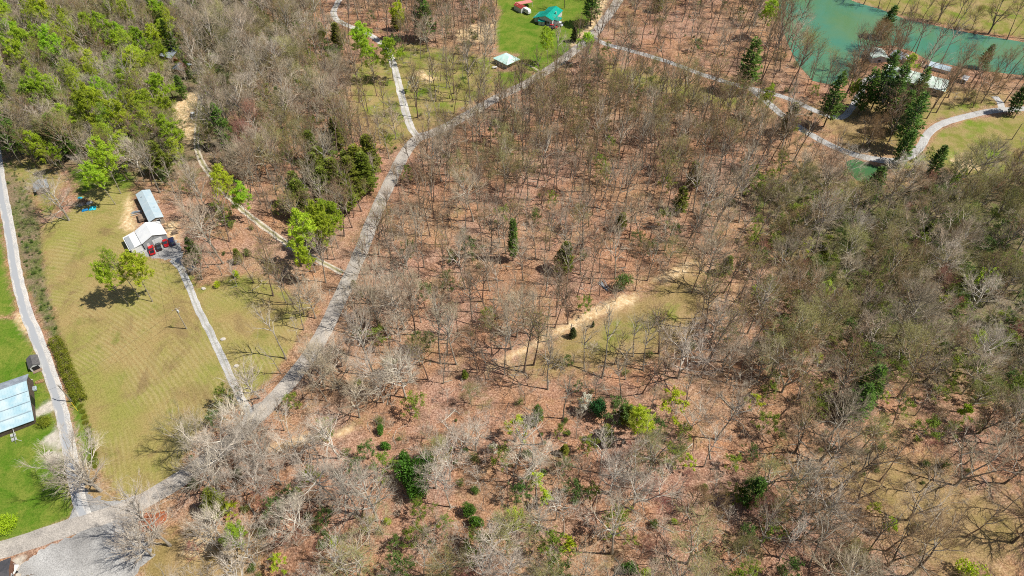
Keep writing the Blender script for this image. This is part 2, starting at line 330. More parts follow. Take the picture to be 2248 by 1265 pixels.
# water
def water(name, P, z, label, c1, c2):
    m = bpy.data.materials.new(name + '_water'); m.use_nodes = True; n = m.node_tree.nodes; l = m.node_tree.links
    b = n['Principled BSDF']; b.inputs['Roughness'].default_value = 0.12; b.inputs['Specular IOR Level'].default_value = 0.5
    tc_ = n.new('ShaderNodeTexCoord'); no = n.new('ShaderNodeTexNoise'); no.inputs['Scale'].default_value = 0.035; no.inputs['Detail'].default_value = 4
    rp = n.new('ShaderNodeValToRGB'); rp.color_ramp.elements[0].color = (*c1, 1); rp.color_ramp.elements[1].color = (*c2, 1)
    rp.color_ramp.elements[0].position = .4; rp.color_ramp.elements[1].position = .62
    l.new(tc_.outputs['Object'], no.inputs['Vector']); l.new(no.outputs[0], rp.inputs[0]); l.new(rp.outputs[0], b.inputs['Base Color'])
    n2 = n.new('ShaderNodeTexNoise'); n2.inputs['Scale'].default_value = 1.5; l.new(tc_.outputs['Object'], n2.inputs['Vector'])
    bp_ = n.new('ShaderNodeBump'); bp_.inputs['Strength'].default_value = 0.12; bp_.inputs['Distance'].default_value = 0.1; l.new(n2.outputs[0], bp_.inputs['Height']); l.new(bp_.outputs[0], b.inputs['Normal'])
    # rounded outline a few metres larger than the shore line: the terrain cuts it
    n_ = len(P); cen = P.mean(0); q = []
    A = 0.5 * sum(P[i][0] * P[(i + 1) % n_][1] - P[(i + 1) % n_][0] * P[i][1] for i in range(n_)); sg = 1 if A > 0 else -1
    for i in range(n_):
        e = P[(i + 1) % n_] - P[i - 1]; e = e / np.hypot(*e); q.append((P[i][0] + e[1] * sg * 1.5, P[i][1] - e[0] * sg * 1.5, z))
    if sg < 0: q = q[::-1]
    b_ = MB(); b_.add(q, [tuple(range(n_))]); o = b_.build(name, m); tag(o, label, kind='structure')
water('lake_water', LAKE, LAKE_Z + 0.05, 'opaque turquoise green lake water', (.06, .20, .125), (.10, .20, .09))
water('pond_water', POND, POND_Z + 0.05, 'small green pond below the curving lane', (.045, .13, .055), (.07, .15, .05))

# ---------------------------------------------------------------- roads
def spline(P, step=2.0):
    P = np.array(P, float); out = []
    for i in range(len(P) - 1):
        p0 = P[max(i - 1, 0)]; p1 = P[i]; p2 = P[i + 1]; p3 = P[min(i + 2, len(P) - 1)]
        n = max(2, int(np.hypot(*(p2 - p1)[:2]) / step))
        for k in range(n):
            t = k / n
            out.append(0.5 * ((2 * p1) + (-p0 + p2) * t + (2 * p0 - 5 * p1 + 4 * p2 - p3) * t * t + (-p0 + 3 * p1 - 3 * p2 + p3) * t ** 3))
    out.append(P[-1]); return np.array(out)

ROADS = {}
def road(name, pix, width, m, label, lift, ragged=0.15, cross=6, cat=None):
    pts = spline([at(*p)[:2] for p in pix]); ROADS[name + str(len(ROADS))] = (pts, width)
    b = MB(); n = len(pts); vs_ = []; rr = random.Random(len(pix))
    for i in range(n):
        d = pts[min(i + 1, n - 1)] - pts[max(i - 1, 0)]; d = d / np.hypot(*d); nn = np.array([-d[1], d[0]])
        wl = width / 2 + rr.uniform(-ragged, ragged); wr = width / 2 + rr.uniform(-ragged, ragged)
        for k in range(cross + 1):
            o = -wr + (wl + wr) * k / cross; q = pts[i] + nn * o
            vs_.append((q[0], q[1], hz(q[0], q[1]) + lift - (0.12 if k in (0, cross) else 0)))
    fs = [(i * (cross + 1) + k, (i + 1) * (cross + 1) + k, (i + 1) * (cross + 1) + k + 1, i * (cross + 1) + k + 1)[::-1] for i in range(n - 1) for k in range(cross)]
    b.add(vs_, fs); o = b.build(name, m)
    uv = o.data.uv_layers.new(name='UVMap'); Ls = np.concatenate([[0], np.cumsum(np.hypot(*np.diff(pts, axis=0).T))])
    for lp in o.data.loops:
        i, k = divmod(lp.vertex_index, cross + 1); uv.data[lp.index].uv = (k / cross, Ls[i])
    tag(o, label, kind='structure'); return o

def road_mat(name, c1, c2, stripe=None, s1=0.25, s2=3.5, rutw=0.0, dark=None):
    m = bpy.data.materials.new(name); m.use_nodes = True; n = m.node_tree.nodes; l = m.node_tree.links; b = n['Principled BSDF']
    b.inputs['Roughness'].default_value = 0.9; b.inputs['Specular IOR Level'].default_value = 0.15
    tc_ = n.new('ShaderNodeTexCoord'); A = n.new('ShaderNodeTexNoise'); A.inputs['Scale'].default_value = s1; A.inputs['Detail'].default_value = 6; l.new(tc_.outputs['Object'], A.inputs['Vector'])
    B = n.new('ShaderNodeTexNoise'); B.inputs['Scale'].default_value = s2; B.inputs['Detail'].default_value = 4; l.new(tc_.outputs['Object'], B.inputs['Vector'])
    r = n.new('ShaderNodeValToRGB'); r.color_ramp.elements[0].color = (*c1, 1); r.color_ramp.elements[1].color = (*c2, 1); r.color_ramp.elements[0].position = .35; r.color_ramp.elements[1].position = .65
    l.new(A.outputs[0], r.inputs[0])
    r2 = n.new('ShaderNodeValToRGB'); r2.color_ramp.elements[0].color = (.62, .62, .62, 1); r2.color_ramp.elements[1].color = (1.15, 1.15, 1.15, 1); r2.color_ramp.elements[0].position = .3; r2.color_ramp.elements[1].position = .65
    l.new(B.outputs[0], r2.inputs[0]); mx = n.new('ShaderNodeMix'); mx.data_type = 'RGBA'; mx.blend_type = 'MULTIPLY'; mx.inputs[0].default_value = 1.0
    l.new(r.outputs[0], mx.inputs[6]); l.new(r2.outputs[0], mx.inputs[7]); c_ = mx.outputs[2]
    if stripe is not None:      # worn wheel paths / middle strip across the width
        uvn = n.new('ShaderNodeUVMap'); sx = n.new('ShaderNodeSeparateXYZ'); l.new(uvn.outputs[0], sx.inputs[0])
        ad = n.new('ShaderNodeMath'); ad.operation = 'MULTIPLY_ADD'; l.new(A.outputs[0], ad.inputs[0]); ad.inputs[1].default_value = 0.25; l.new(sx.outputs[0], ad.inputs[2])
        sr = n.new('ShaderNodeValToRGB'); e = sr.color_ramp.elements
        while len(e) < len(stripe): e.new(.5)
        for k, (p, vv) in enumerate(stripe): e[k].position = p; e[k].color = (vv, vv, vv, 1)
        l.new(ad.outputs[0], sr.inputs[0]); m2 = n.new('ShaderNodeMix'); m2.data_type = 'RGBA'; l.new(sr.outputs[0], m2.inputs[0])
        l.new(c_, m2.inputs[6]); m2.inputs[7].default_value = (*dark, 1); c_ = m2.outputs[2]
    l.new(c_, b.inputs['Base Color']); return m
RM_main = road_mat('worn_asphalt', (.47, .425, .37), (.33, .30, .265))
RM_left = road_mat('patched_asphalt', (.60, .56, .50), (.46, .45, .43), [(0.28, 0), (0.36, 1), (0.68, 1), (0.76, 0)], dark=(.34, .35, .36))
RM_gravel = road_mat('pale_gravel', (.62, .59, .55), (.42, .40, .37), [(0.50, 0), (0.58, .55), (0.66, .55), (0.74, 0)], dark=(.33, .32, .20))
RM_lane = road_mat('grey_lane', (.50, .49, .47), (.40, .39, .37))
RM_drive = road_mat('two_track_gravel', (.52, .51, .49), (.40, .39, .37), [(0.48, 0), (0.58, .5), (0.66, .5), (0.76, 0)], dark=(.27, .26, .18))
RM_rut = road_mat('rutted_track', (.66, .58, .46), (.48, .42, .34), [(0.42, 0), (0.52, .85), (0.70, .85), (0.80, 0)], dark=(.24, .22, .09))
road('main_road', [(-260, 1262), (-120, 1236), (0, 1208), (80, 1183), (160, 1155), (240, 1130), (310, 1102), (370, 1068), (430, 1028), (500, 975), (560, 918), (610, 868), (650, 820), (688, 768), (718, 715), (746, 655), (772, 600), (797, 540), (820, 480), (842, 430), (866, 380), (890, 335), (918, 303), (960, 288), (1030, 250), (1090, 215), (1150, 186), (1205, 153), (1252, 118), (1300, 78), (1330, 40), (1355, 5), (1375, -35), (1390, -80)], 5.6, RM_main,
     'worn pale grey main road running diagonally through the wood', 0.10, cross=6)
road('side_road', [(-40, 160), (-22, 260), (-6, 350), (6, 430), (20, 500), (36, 600), (56, 680), (84, 750), (110, 820), (133, 895), (147, 960), (160, 1030), (175, 1095), (190, 1142)], 4.4, RM_left,
     'patched side road along the left edge of the mown field', 0.07)
road('gravel_lane', [(922, 306), (905, 285), (893, 255), (880, 205), (866, 150), (848, 108), (820, 82), (790, 66), (762, 56), (738, 42), (733, 24), (748, -5), (770, -40)], 4.2, RM_gravel,
     'pale gravel lane going up from the road junction', 0.06, 0.25)
road('driveway', [(552, 915), (535, 885), (512, 840), (490, 792), (462, 732), (434, 676), (412, 622), (396, 588), (378, 570)], 3.0, RM_drive,
     'straight grey gravel driveway from the road to the white garage', 0.05, 0.15)
road('rutted_track', [(752, 600), (700, 572), (640, 542), (600, 513), (562, 485), (525, 455), (492, 420), (466, 390), (442, 355), (431, 320), (432, 285), (437, 245), (440, 205)], 3.0, RM_rut,
     'two-rut gravel track winding up through the left wood', 0.05, 0.3)
road('lake_lane', [(1302, 82), (1330, 97), (1390, 113), (1476, 139), (1536, 162), (1615, 186), (1686, 203), (1736, 219), (1799, 247), (1846, 258), (1870, 236), (1890, 202), (1898, 178), (1930, 163)], 3.9, RM_lane,
     'grey lane leading from the main road to the lake house', 0.05, 0.15)
road('curved_lane', [(1650, 196), (1672, 214), (1693, 232), (1729, 262), (1769, 289), (1819, 317), (1865, 336), (1912, 348), (1962, 353), (1998, 343), (2021, 322), (2035, 297), (2055, 279), (2084, 266), (2141, 251), (2184, 243), (2247, 239), (2330, 236)], 4.2, RM_lane,
     'smooth grey lane curving past the small pond to the right field', 0.065, 0.1)
road('lane_spur', [(2200, 242), (2196, 226), (2184, 212)], 4.0, RM_lane, 'short spur off the curved lane at the far right', 0.045, 0.2)
road('lawn_path', [(1145, 138), (1165, 145), (1180, 154), (1190, 163)], 1.6, RM_rut, 'narrow pale path from the pavilion to the road', 0.05, 0.1, 3)

def pad(name, pix, m, label, lift):
    P = wpoly(pix); x0, y0 = P.min(0); x1, y1 = P.max(0); st = 1.5
    xs = np.arange(x0 - 2, x1 + 2, st); ys = np.arange(y0 - 2, y1 + 2, st); XX, YY = np.meshgrid(xs, ys)
    d = sdist(P, XX.ravel(), YY.ravel()).reshape(XX.shape); d = d + 0.5 * np.sin(XX * 1.3 + YY) * np.sin(YY * 1.1)
    H = height(XX.ravel(), YY.ravel()).reshape(XX.shape) + lift + np.clip(d, -1, 0) * 0.2
    b = MB(); vid = {}
    def vi(j, i):
        if (j, i) not in vid: vid[(j, i)] = len(b.v); b.v.append((XX[j, i], YY[j, i], H[j, i]))
        return vid[(j, i)]
    for j in range(len(ys) - 1):
        for i in range(len(xs) - 1):
            if d[j:j + 2, i:i + 2].mean() > -0.1: b.f.append((vi(j, i), vi(j, i + 1), vi(j + 1, i + 1), vi(j + 1, i))); b.m.append(0)
    o = b.build(name, m); tag(o, label, kind='structure')
RM_pad = road_mat('gravel_pad', (.44, .43, .41), (.27, .26, .245), s1=0.10)
pad('gravel_pad', [(306, 560), (322, 548), (345, 556), (385, 532), (402, 545), (410, 575), (408, 600), (392, 596), (375, 582), (345, 576), (315, 574)], RM_pad, 'grey gravel apron in front of the white garage', 0.035)
pad('gravel_lot', [(165, 1110), (220, 1120), (300, 1120), (318, 1160), (322, 1190), (345, 1215), (300, 1250), (240, 1330), (40, 1330), (30, 1240), (100, 1195), (170, 1170)], RM_pad, 'broad pale gravel lot at the lower left junction', 0.03)
pad('junction_gravel', [(140, 1145), (160, 1105), (178, 1060), (200, 1085), (240, 1100), (310, 1085), (330, 1100), (240, 1140), (170, 1165)], RM_pad, 'pale gravel flare where the side road meets the main road', 0.04)
pad('junction_apron', [(530, 920), (560, 890), (600, 880), (560, 935), (520, 960)], RM_main, 'worn asphalt mouth where the driveway meets the road', 0.02)

# ---------------------------------------------------------------- trees: generators
def rnd3(rg): return Vector((rg.gauss(0, 1), rg.gauss(0, 1), rg.gauss(0, 1)))

def grow(rg, H=22, base=0.45, spread=1.0, nl=13, r0=0.19, rise=0.75, twn=4, twL=0.8, twW=0.035, fork=False, sub=6, lean=0.0, leafn=0, leafs=0.2, leaf_from=0.0, upb=0.10):
    T, C, K = MB(), MB(), MB()        # trunk + limbs, twigs, leaves
    def twigs(p, d, n, L):
        for _ in range(n):
            e = (d + rnd3(rg) * 0.34 + Vector((0, 0, .10))).normalized(); q = p + e * L * rg.uniform(.7, 1.6)
            s_ = e.cross(rnd3(rg)).normalized() * twW * 0.5
            C.add([tuple(p - s_), tuple(p + s_), tuple(q)], [(0, 1, 2)])
            for _k in range(leafn):
                if q.z < leaf_from * H: continue
                o = p.lerp(q, rg.uniform(.2, 1.1)) + rnd3(rg) * 0.18
                a = rnd3(rg).normalized(); bb = a.cross(Vector((rg.gauss(0, .5), rg.gauss(0, .5), 1))).normalized(); a = bb.cross(rnd3(rg)).normalized() if a.length < .1 else a
                z = leafs * rg.uniform(.6, 1.3); a = a * z; bb = bb * z * .8
                K.add([tuple(o - a), tuple(o + bb * .9), tuple(o + a), tuple(o - bb)], [(0, 1, 2, 3)])
    def br(p, d, L, r, lv):
        n = {1: 5, 2: 3, 3: 2}[lv]; pts = [p.copy()]; rad = [r]; ds = []
        for i in range(n):
            d = (d + rnd3(rg) * (0.15 if lv == 1 else 0.14) + Vector((0, 0, upb if lv == 1 else 0.06))).normalized(); p = p + d * (L / n)
            pts.append(p.copy()); rad.append(r * (1 - 0.75 * (i + 1) / n)); ds.append(d.copy())
        (T if lv == 1 else C).tube(pts, rad, 5 if lv == 1 else 3, 1 if lv == 1 else 0, cap=False)
        if lv < 3:
            m = max(2, int(sub * (0.85 if lv == 1 else 0.5) * min(1, L / (4.5 if lv == 1 else 2.0))))
            for k in range(m):
                tt = rg.uniform(.22, 1.0) if k else 1.0; i = min(int(tt * n), n - 1); q = pts[i].lerp(pts[i + 1], tt * n - i)
                a = (ds[i] + rnd3(rg) * 0.40 + Vector((0, 0, .12))).normalized()
                br(q, a, L * rg.uniform(.40, .72) * (1.15 - .4 * tt), max(.03 if lv == 1 else .018, r * .55 * (1.2 - .6 * tt)), lv + 1)
            if lv == 2: twigs(pts[-1], ds[-1], twn, twL)
        else:
            twigs(pts[1], ds[0], twn - 1, twL); twigs(pts[-1], ds[-1], twn, twL)
    tops = []
    nst = 1 if not fork else rg.choice((2, 3))
    bp_ = Vector((0, 0, -0.4)); d = Vector((rg.uniform(-lean, lean), rg.uniform(-lean, lean), 1)).normalized(); fz = H * base * rg.uniform(.35, .6)
    if fork:
        mid_ = bp_ + d * (fz + .4); T.tube([bp_, bp_ + d * .6, mid_], [r0 * 1.5, r0 * 1.15, r0], 7, cap=False)
        for k in range(nst):
            a = 2 * math.pi * (k + rg.random() * .5) / nst; e = (d + Vector((math.cos(a), math.sin(a), 0)) * rg.uniform(.22, .45)).normalized(); tops.append((mid_, e, H - fz, r0 * .72, base * .35))
    else: tops.append((bp_, d, H, r0, base))
    for (p, d, L, r, cb) in tops:
        n = 8; pts = [p.copy()]; rad = [r * (1.35 if not fork else 1)]; ds = []
        for i in range(n):
            d = (d + rnd3(rg) * 0.05 + Vector((0, 0, .04))).normalized(); p = p + d * (L / n); pts.append(p.copy()); ds.append(d.copy()); rad.append(max(.02, r * (1 - .93 * ((i + 1) / n) ** 1.1)))
        T.tube(pts, rad, 7, cap=False); k_n = max(5, int(nl / nst)); off = rg.random() * 6
        for k in range(k_n):
            tt = cb + (1 - cb) * ((k + rg.random() * .6) / k_n) ** .9; tt = min(tt, .985); i = min(int(tt * n), n - 1); q = pts[i].lerp(pts[i + 1], tt * n - i)
            a = off + k * 2.4 + rg.uniform(-.4, .4); up = rise * (.55 + .9 * (tt - cb) / (1 - cb + 1e-6)); e = (Vector((math.cos(a), math.sin(a), 0)) + ds[i] * up).normalized()
            u = (tt - cb) / (1 - cb); L1 = H * .31 * spread * (1.08 - .72 * u) * rg.uniform(.75, 1.2) * min(1, .6 + u * 2.5)
            br(q, e, L1, r * .6 * (1.15 - .7 * u), 1)
        br(pts[-1], ds[-1], H * .08, .03, 2)
    return T, C, K

def conifer(rg, H=18, Rm=3.6, base=.12, step=.8, per=5, tuft=.5, power=.85, gap=.12, droop=.0, nt_=6, r0=.22):
    T, K = MB(), MB(); T.tube([(0, 0, -.4), (0, 0, H * .5), (0.1, 0, H)], [r0 * 1.2, r0 * .7, .03], 7, cap=False); z = H * base
    while z < H * .985:
        u = (z / H - base) / (1 - base); Rr = Rm * (1 - u) ** power * min(1, .55 + 3 * u); ph = rg.random() * 6
        for k in range(per):
            if rg.random() < gap: continue
            L = Rr * rg.uniform(.65, 1.15) + .25; a = ph + k * 2 * math.pi / per + rg.uniform(-.3, .3); rise_ = rg.uniform(-.05, .28) - droop + .5 * u
            d = Vector((math.cos(a), math.sin(a), rise_)).normalized(); p0 = Vector((0, 0, z)); p1 = p0 + d * L
            T.tube([p0, p1], [.05, .012], 3, cap=False)
            m = max(1, int(L / (tuft * .62)))
            for j in range(m):
                tt = .25 + .75 * (j + rg.random()) / m; c_ = p0.lerp(p1, tt); w_ = (1 - tt) * L * .35 + .15
                for q in range(nt_):
                    s_ = d.cross(Vector((0, 0, 1))).normalized(); side = rg.uniform(-1, 1); o = c_ + s_ * side * w_ + Vector((0, 0, rg.uniform(-.12, .15)))
                    e = (d + s_ * side * .9 + rnd3(rg) * .35).normalized() * tuft * rg.uniform(.7, 1.2); f = e.cross(Vector((rg.gauss(0, .4), rg.gauss(0, .4), 1))).normalized() * tuft * .22
                    K.add([tuple(o - f), tuple(o + f), tuple(o + e)], [(0, 1, 2)])
        z += step * rg.uniform(.8, 1.2) * (1 - .35 * u)
    return T, K

def bush(rg, H=2.5, Rr=1.6, n=700, ls=.14, stems=7, lump=4):
    T, K = MB(), MB()
    for k in range(stems):
        a = rg.random() * 6.3; T.tube([(0, 0, -.2), (math.cos(a) * Rr * .3, math.sin(a) * Rr * .3, H * .5), (math.cos(a) * Rr * .65, math.sin(a) * Rr * .65, H * rg.uniform(.75, 1.0))], [.04, .03, .01], 4, cap=False)
    lumps = [(rg.uniform(-.45, .45) * Rr, rg.uniform(-.45, .45) * Rr, H * rg.uniform(.4, .68), rg.uniform(.38, .62)) for _ in range(lump)]
    for _ in range(n):
        cx, cy, cz, s_ = rg.choice(lumps); v = rnd3(rg).normalized() * rg.uniform(.55, 1.08); o = Vector((cx + v.x * Rr * s_, cy + v.y * Rr * s_, max(.08, cz + v.z * H * s_ * .75)))
        a = rnd3(rg).normalized() * ls * rg.uniform(.6, 1.3); bb = a.cross(rnd3(rg)).normalized() * ls * .6
        K.add([tuple(o - a), tuple(o + bb), tuple(o + a), tuple(o - bb)], [(0, 1, 2, 3)])
    return T, K

# prototypes: (list of shapes) -> meshes for individuals and a joined mesh for the mass
rg = random.Random(21)
SL = [grow(rg, H=h, base=b, spread=s, nl=n, r0=r, rise=1.75, lean=.07, sub=6, twn=2, twL=1.2, twW=.032) for h, b, s, n, r in
      ((21, .48, .85, 13, .23), (23, .5, .95, 14, .27), (19, .45, .8, 12, .21), (22, .42, 1.05, 15, .26), (20, .52, .9, 13, .22), (24, .46, 1.0, 15, .28), (18, .4, .7, 13, .18), (25, .55, .8, 13, .27), (21, .38, .95, 16, .22))]
BR = [grow(rg, H=h, base=b, spread=s, nl=n, r0=r, rise=.75, fork=f, lean=.07, sub=11, twn=2, twL=1.25, twW=.034) for h, b, s, n, r, f in
      ((19, .3, 1.35, 16, .32, False), (20, .35, 1.2, 20, .36, True), (17, .28, 1.35, 15, .29, False), (21, .35, 1.25, 21, .38, True), (18, .3, 1.5, 16, .34, False), (20, .4, 1.1, 18, .3, True), (16, .25, 1.4, 18, .26, True), (22, .42, 1.15, 19, .34, False))]
YG = [grow(rg, H=h, base=b, spread=s, nl=n, r0=r, rise=1.3, fork=f, lean=.1, sub=7, twn=3, twL=.9, twW=.032) for h, b, s, n, r, f in
      ((11, .3, 1.1, 15, .10, False), (9, .25, 1.3, 16, .09, True), (12, .35, .9, 14, .11, False), (14, .4, .8, 15, .13, False), (8, .2, 1.4, 18, .09, True))]
PROTO = {}
def reg(kind, shapes, bmat, tmat, lmat=None, budn=0, buds=0.1, brg=random.Random(3)):
    for (T, C, K) in shapes:
        lb = M[{'bark_brown': 'bark_grey', 'bark_grey': 'bark_pale', 'bark_pale': 'bark_white', 'bark_dark': 'bark_grey'}[bmat]]; tm = T.mesh('trunk', [M[bmat], lb]); cm = MB(); cm.add(C.v, C.f, 0)
        kv = MB()
        if K.v: kv = K
        if budn:
            tri = [f for f in C.f if len(f) == 3]
            for f in brg.choices(tri, k=min(budn, len(tri) * 2)):
                o = Vector(C.v[f[2]]) + rnd3(brg) * .15; a = rnd3(brg).normalized() * buds; bb = a.cross(rnd3(brg)).normalized() * buds * .7
                kv.add([tuple(o - a), tuple(o + bb), tuple(o + a), tuple(o - bb)], [(0, 1, 2, 3)])
        cm.add(kv.v, kv.f, 1)
        mats = [M[tmat], M[lmat or tmat]]; crm = cm.mesh('crown', mats)
        j = MB(); j.add(T.v, T.f, 0); j.m = [3 if q else 0 for q in T.m]; j.add(C.v, C.f, 1); j.add(kv.v, kv.f, 2); jm = j.mesh(kind, [M[bmat]] + mats + [lb])
        PROTO.setdefault(kind, []).append((tm, crm, jm))
reg('slim_brown', SL[:4] + SL[6:], 'bark_brown', 'twig_brown'); reg('slim_grey', SL[2:], 'bark_grey', 'twig_grey')
reg('slim_olive', SL[1:5:2], 'bark_brown', 'twig_brown', 'leaf_olive', 2000, .1)
reg('broad_pale', BR, 'bark_pale', 'twig_pale'); reg('broad_grey', BR[:3] + BR[5:], 'bark_grey', 'twig_grey'); reg('broad_dark', BR[1:4], 'bark_dark', 'twig_brown')
reg('tall_pale', SL[3:], 'bark_pale', 'twig_pale')
reg('broad_olive', BR[:3], 'bark_grey', 'twig_olive', 'leaf_olive', 2800, .1)
reg('young_pale', YG, 'bark_pale', 'twig_pale'); reg('young_grey', YG, 'bark_grey', 'twig_grey')
reg('red', YG + BR[2:3], 'bark_grey', 'twig_red', 'leaf_redbud', 1800, .085)
reg('rust', BR[1:3] + SL[3:4], 'bark_brown', 'twig_brown', 'leaf_rust', 2800, .11)
rg = random.Random(77)
TU = [grow(rg, H=h, base=b, spread=s, nl=n, r0=r, rise=1.0, lean=.04, sub=8, twn=4, twL=.7, leafn=4, leafs=.19) for h, b, s, n, r in
      ((23, .36, .72, 20, .19), (21, .40, .66, 18, .17), (25, .34, .78, 22, .2), (22, .42, .9, 20, .2))]
TU2 = [grow(rg, H=h, base=b, spread=s, nl=n, r0=r, rise=1.2, lean=.05, sub=7, twn=3, twL=.8, leafn=3, leafs=.15) for h, b, s, n, r in ((23, .35, .8, 18, .2), (20, .4, .75, 16, .18))]
reg('spring_thin', TU2, 'bark_pale', 'twig_olive', 'leaf_spring')
reg('spring', TU, 'bark_grey', 'twig_olive', 'leaf_spring')
TY = [grow(rg, H=h, base=.22, spread=s, nl=n, r0=r, rise=.9, lean=.06, sub=6, twn=4, twL=.5, leafn=4, leafs=.15) for h, s, n, r in ((10, 1.0, 12, .09), (8, 1.1, 12, .08))]
reg('spring_young', TY, 'bark_grey', 'twig_olive', 'leaf_lime')
DW = [grow(rg, H=6.5, base=.2, spread=1.3, nl=13, r0=.08, rise=.6, lean=.06, sub=5, twn=3, twL=.4, leafn=3, leafs=.16)]
FE = [grow(rg, H=h, base=.15, spread=s, nl=n, r0=r, rise=.7, lean=.08, sub=6, twn=3, twL=.6, leafn=4, leafs=.14) for h, s, n, r in ((9, 1.25, 15, .09), (7, 1.5, 14, .08), (12, 1.1, 16, .11))]
reg('feather', FE, 'bark_grey', 'twig_olive', 'leaf_feather'); reg('feather_dark', FE, 'bark_grey', 'twig_olive', 'leaf_featherd')
reg('dogwood', DW, 'bark_brown', 'twig_grey', 'leaf_white')
def regc(kind, shapes, bmat, lmat):
    for (T, K) in shapes:
        j = MB(); j.add(T.v, T.f, 0); j.add(K.v, K.f, 1)
        PROTO.setdefault(kind, []).append((T.mesh('trunk', M[bmat]), K.mesh('crown', M[lmat]), j.mesh(kind, [M[bmat], M[lmat]])))
regc('pine', [conifer(rg, 20, 4.9, .15, .95, 6, .95, .65, .15), conifer(rg, 17, 4.3, .12, .9, 6, .9, .65, .12), conifer(rg, 22, 4.8, .2, 1.0, 6, .95, .7, .16)], 'bark_dark', 'leaf_pine')
regc('cedar', [conifer(rg, 9, 2.6, .05, .45, 7, .45, .7, .05, nt_=6, r0=.12), conifer(rg, 12, 2.6, .06, .5, 7, .5, .65, .05, nt_=6, r0=.14)], 'bark_brown', 'leaf_cedar')
regc('olive_conifer', [conifer(rg, 13, 3.8, .1, .6, 7, .6, .6, .1, nt_=7, r0=.16), conifer(rg, 10, 3.4, .08, .55, 7, .55, .6, .08, nt_=7, r0=.13)], 'bark_brown', 'leaf_oconifer')
regc('narrow_pine', [conifer(rg, 20, 2.1, .15, .7, 6, .6, .5, .1, nt_=6)], 'bark_dark', 'leaf_pine')
regc('bush', [bush(rg, 3.0, 2.0, 800, .16), bush(rg, 4.5, 2.4, 1100, .17, lump=6), bush(rg, 2.0, 1.4, 500, .14, lump=3)], 'bark_brown', 'leaf_bush')
regc('lime_mound', [bush(rg, 2.4, 2.8, 3200, .12, lump=14)], 'bark_brown', 'leaf_lime')
regc('lime_bush', [bush(rg, 2.6, 1.9, 800, .16), bush(rg, 3.6, 1.7, 800, .16)], 'bark_brown', 'leaf_lime')
regc('holly', [bush(rg, 8, 3.0, 3800, .2, lump=12)], 'bark_grey', 'leaf_holly')
regc('gloss', [bush(rg, 9, 3.6, 3200, .26, lump=9), bush(rg, 6, 2.6, 1800, .24, lump=7)], 'bark_grey', 'leaf_gloss')
regc('scrub', [bush(rg, 3.5, 2.2, 600, .13, stems=16, lump=6), bush(rg, 2.2, 1.7, 400, .12, stems=14, lump=5), bush(rg, 5, 2.4, 700, .14, stems=18, lump=7)], 'bark_grey', 'leaf_scrub')
regc('mound', [bush(rg, 1.8, 2.6, 2600, .13, lump=9)], 'bark_brown', 'leaf_arbor')
# twiggy brush for the undergrowth
def brush(rg_, H, Rr, n):
    T, C = MB(), MB()
    for k in range(n):
        a = rg_.random() * 6.3; o = rg_.random() * Rr * .4; p = Vector((math.cos(a) * o, math.sin(a) * o, -.1)); d = Vector((math.cos(a) * rg_.uniform(.1, .7), math.sin(a) * rg_.uniform(.1, .7), 1)).normalized()
        L = H * rg_.uniform(.6, 1.1); q = p + d * L * .5; r_ = q + (d + rnd3(rg_) * .15).normalized() * L * .5; T.tube([p, q, r_], [.03, .02, .008], 3, cap=False)
        for j in range(9):
            o2 = p.lerp(r_, rg_.uniform(.35, 1)); e = (d + rnd3(rg_) * .6).normalized() * H * rg_.uniform(.15, .35); s_ = e.cross(rnd3(rg_)).normalized() * .014; C.add([tuple(o2 - s_), tuple(o2 + s_), tuple(o2 + e)], [(0, 1, 2)])
    return T, C
for k_, bm, tm in (('brush_brown', 'bark_brown', 'twig_brown'), ('brush_pale', 'bark_grey', 'twig_pale')):
    regc(k_, [brush(rg, 3.5, 2.0, 16), brush(rg, 2.4, 1.6, 14), brush(rg, 5.0, 2.2, 16)], bm, tm)

# ---------------------------------------------------------------- tree placement
PLACED = []     # dicts: kind, var, x, y, s, rz, cls
def crown_base(px, py, hc):
    x, y, z = at(px, py, hc); return x, y
def put(kind, px, py, hc=0.0, s=1.0, cls='tree', var=None, adj=None):
    x, y = crown_base(px, py, hc); PLACED.append(dict(kind=kind, var=R.randrange(len(PROTO[kind])) if var is None else var % len(PROTO[kind]), x=x, y=y, s=s * R.uniform(.94, 1.06), rz=R.uniform(0, 6.28), cls=cls, adj=adj))
# spring-green tulip trees: crown centres in the photo
for p in [(95, 18), (270, 28), (262, 78), (232, 72), (302, 78), (328, 72), (342, 104), (330, 140), (348, 182), (352, 226), (300, 168), (268, 172), (245, 212), (257, 250), (202, 168), (216, 204), (162, 168), (148, 160), (122, 190), (166, 214),
          (190, 238), (226, 262), (268, 292), (244, 290), (312, 222), (322, 255), (284, 205), (225, 352), (212, 375), (372, 280), (378, 312), (58, 92), (36, 108), (112, 108), (80, 22), (14, 20), (26, 60), (190, 62), (250, 10),
          (140, 240), (90, 200), (60, 200), (340, 20), (300, 135), (285, 105), (235, 130), (180, 115), (60, 40), (128, 30), (365, 60)]:
    put(R.choice(('spring', 'spring', 'spring', 'spring_thin')), *p, 16.5, R.uniform(.82, 1.02))
for _ in range(60):
    q_ = (R.uniform(-20, 400), R.uniform(0, 330))
    if q_[1] < 320 - .0 * q_[0] and not (q_[0] < 120 and q_[1] > 230) and not (q_[0] > 350 and q_[1] > 60): put(R.choice(('spring', 'spring_thin')), *q_, 14, R.uniform(.6, .95))
for p in [(88, 325), (118, 338), (102, 340)]: put('spring', *p, 9, .62)
for p, k_ in [((281, 666), 'spring'), ((306, 652), 'spring_thin'), ((335, 662), 'spring')]: put(k_, *p, 0, .9, adj='fresh green')
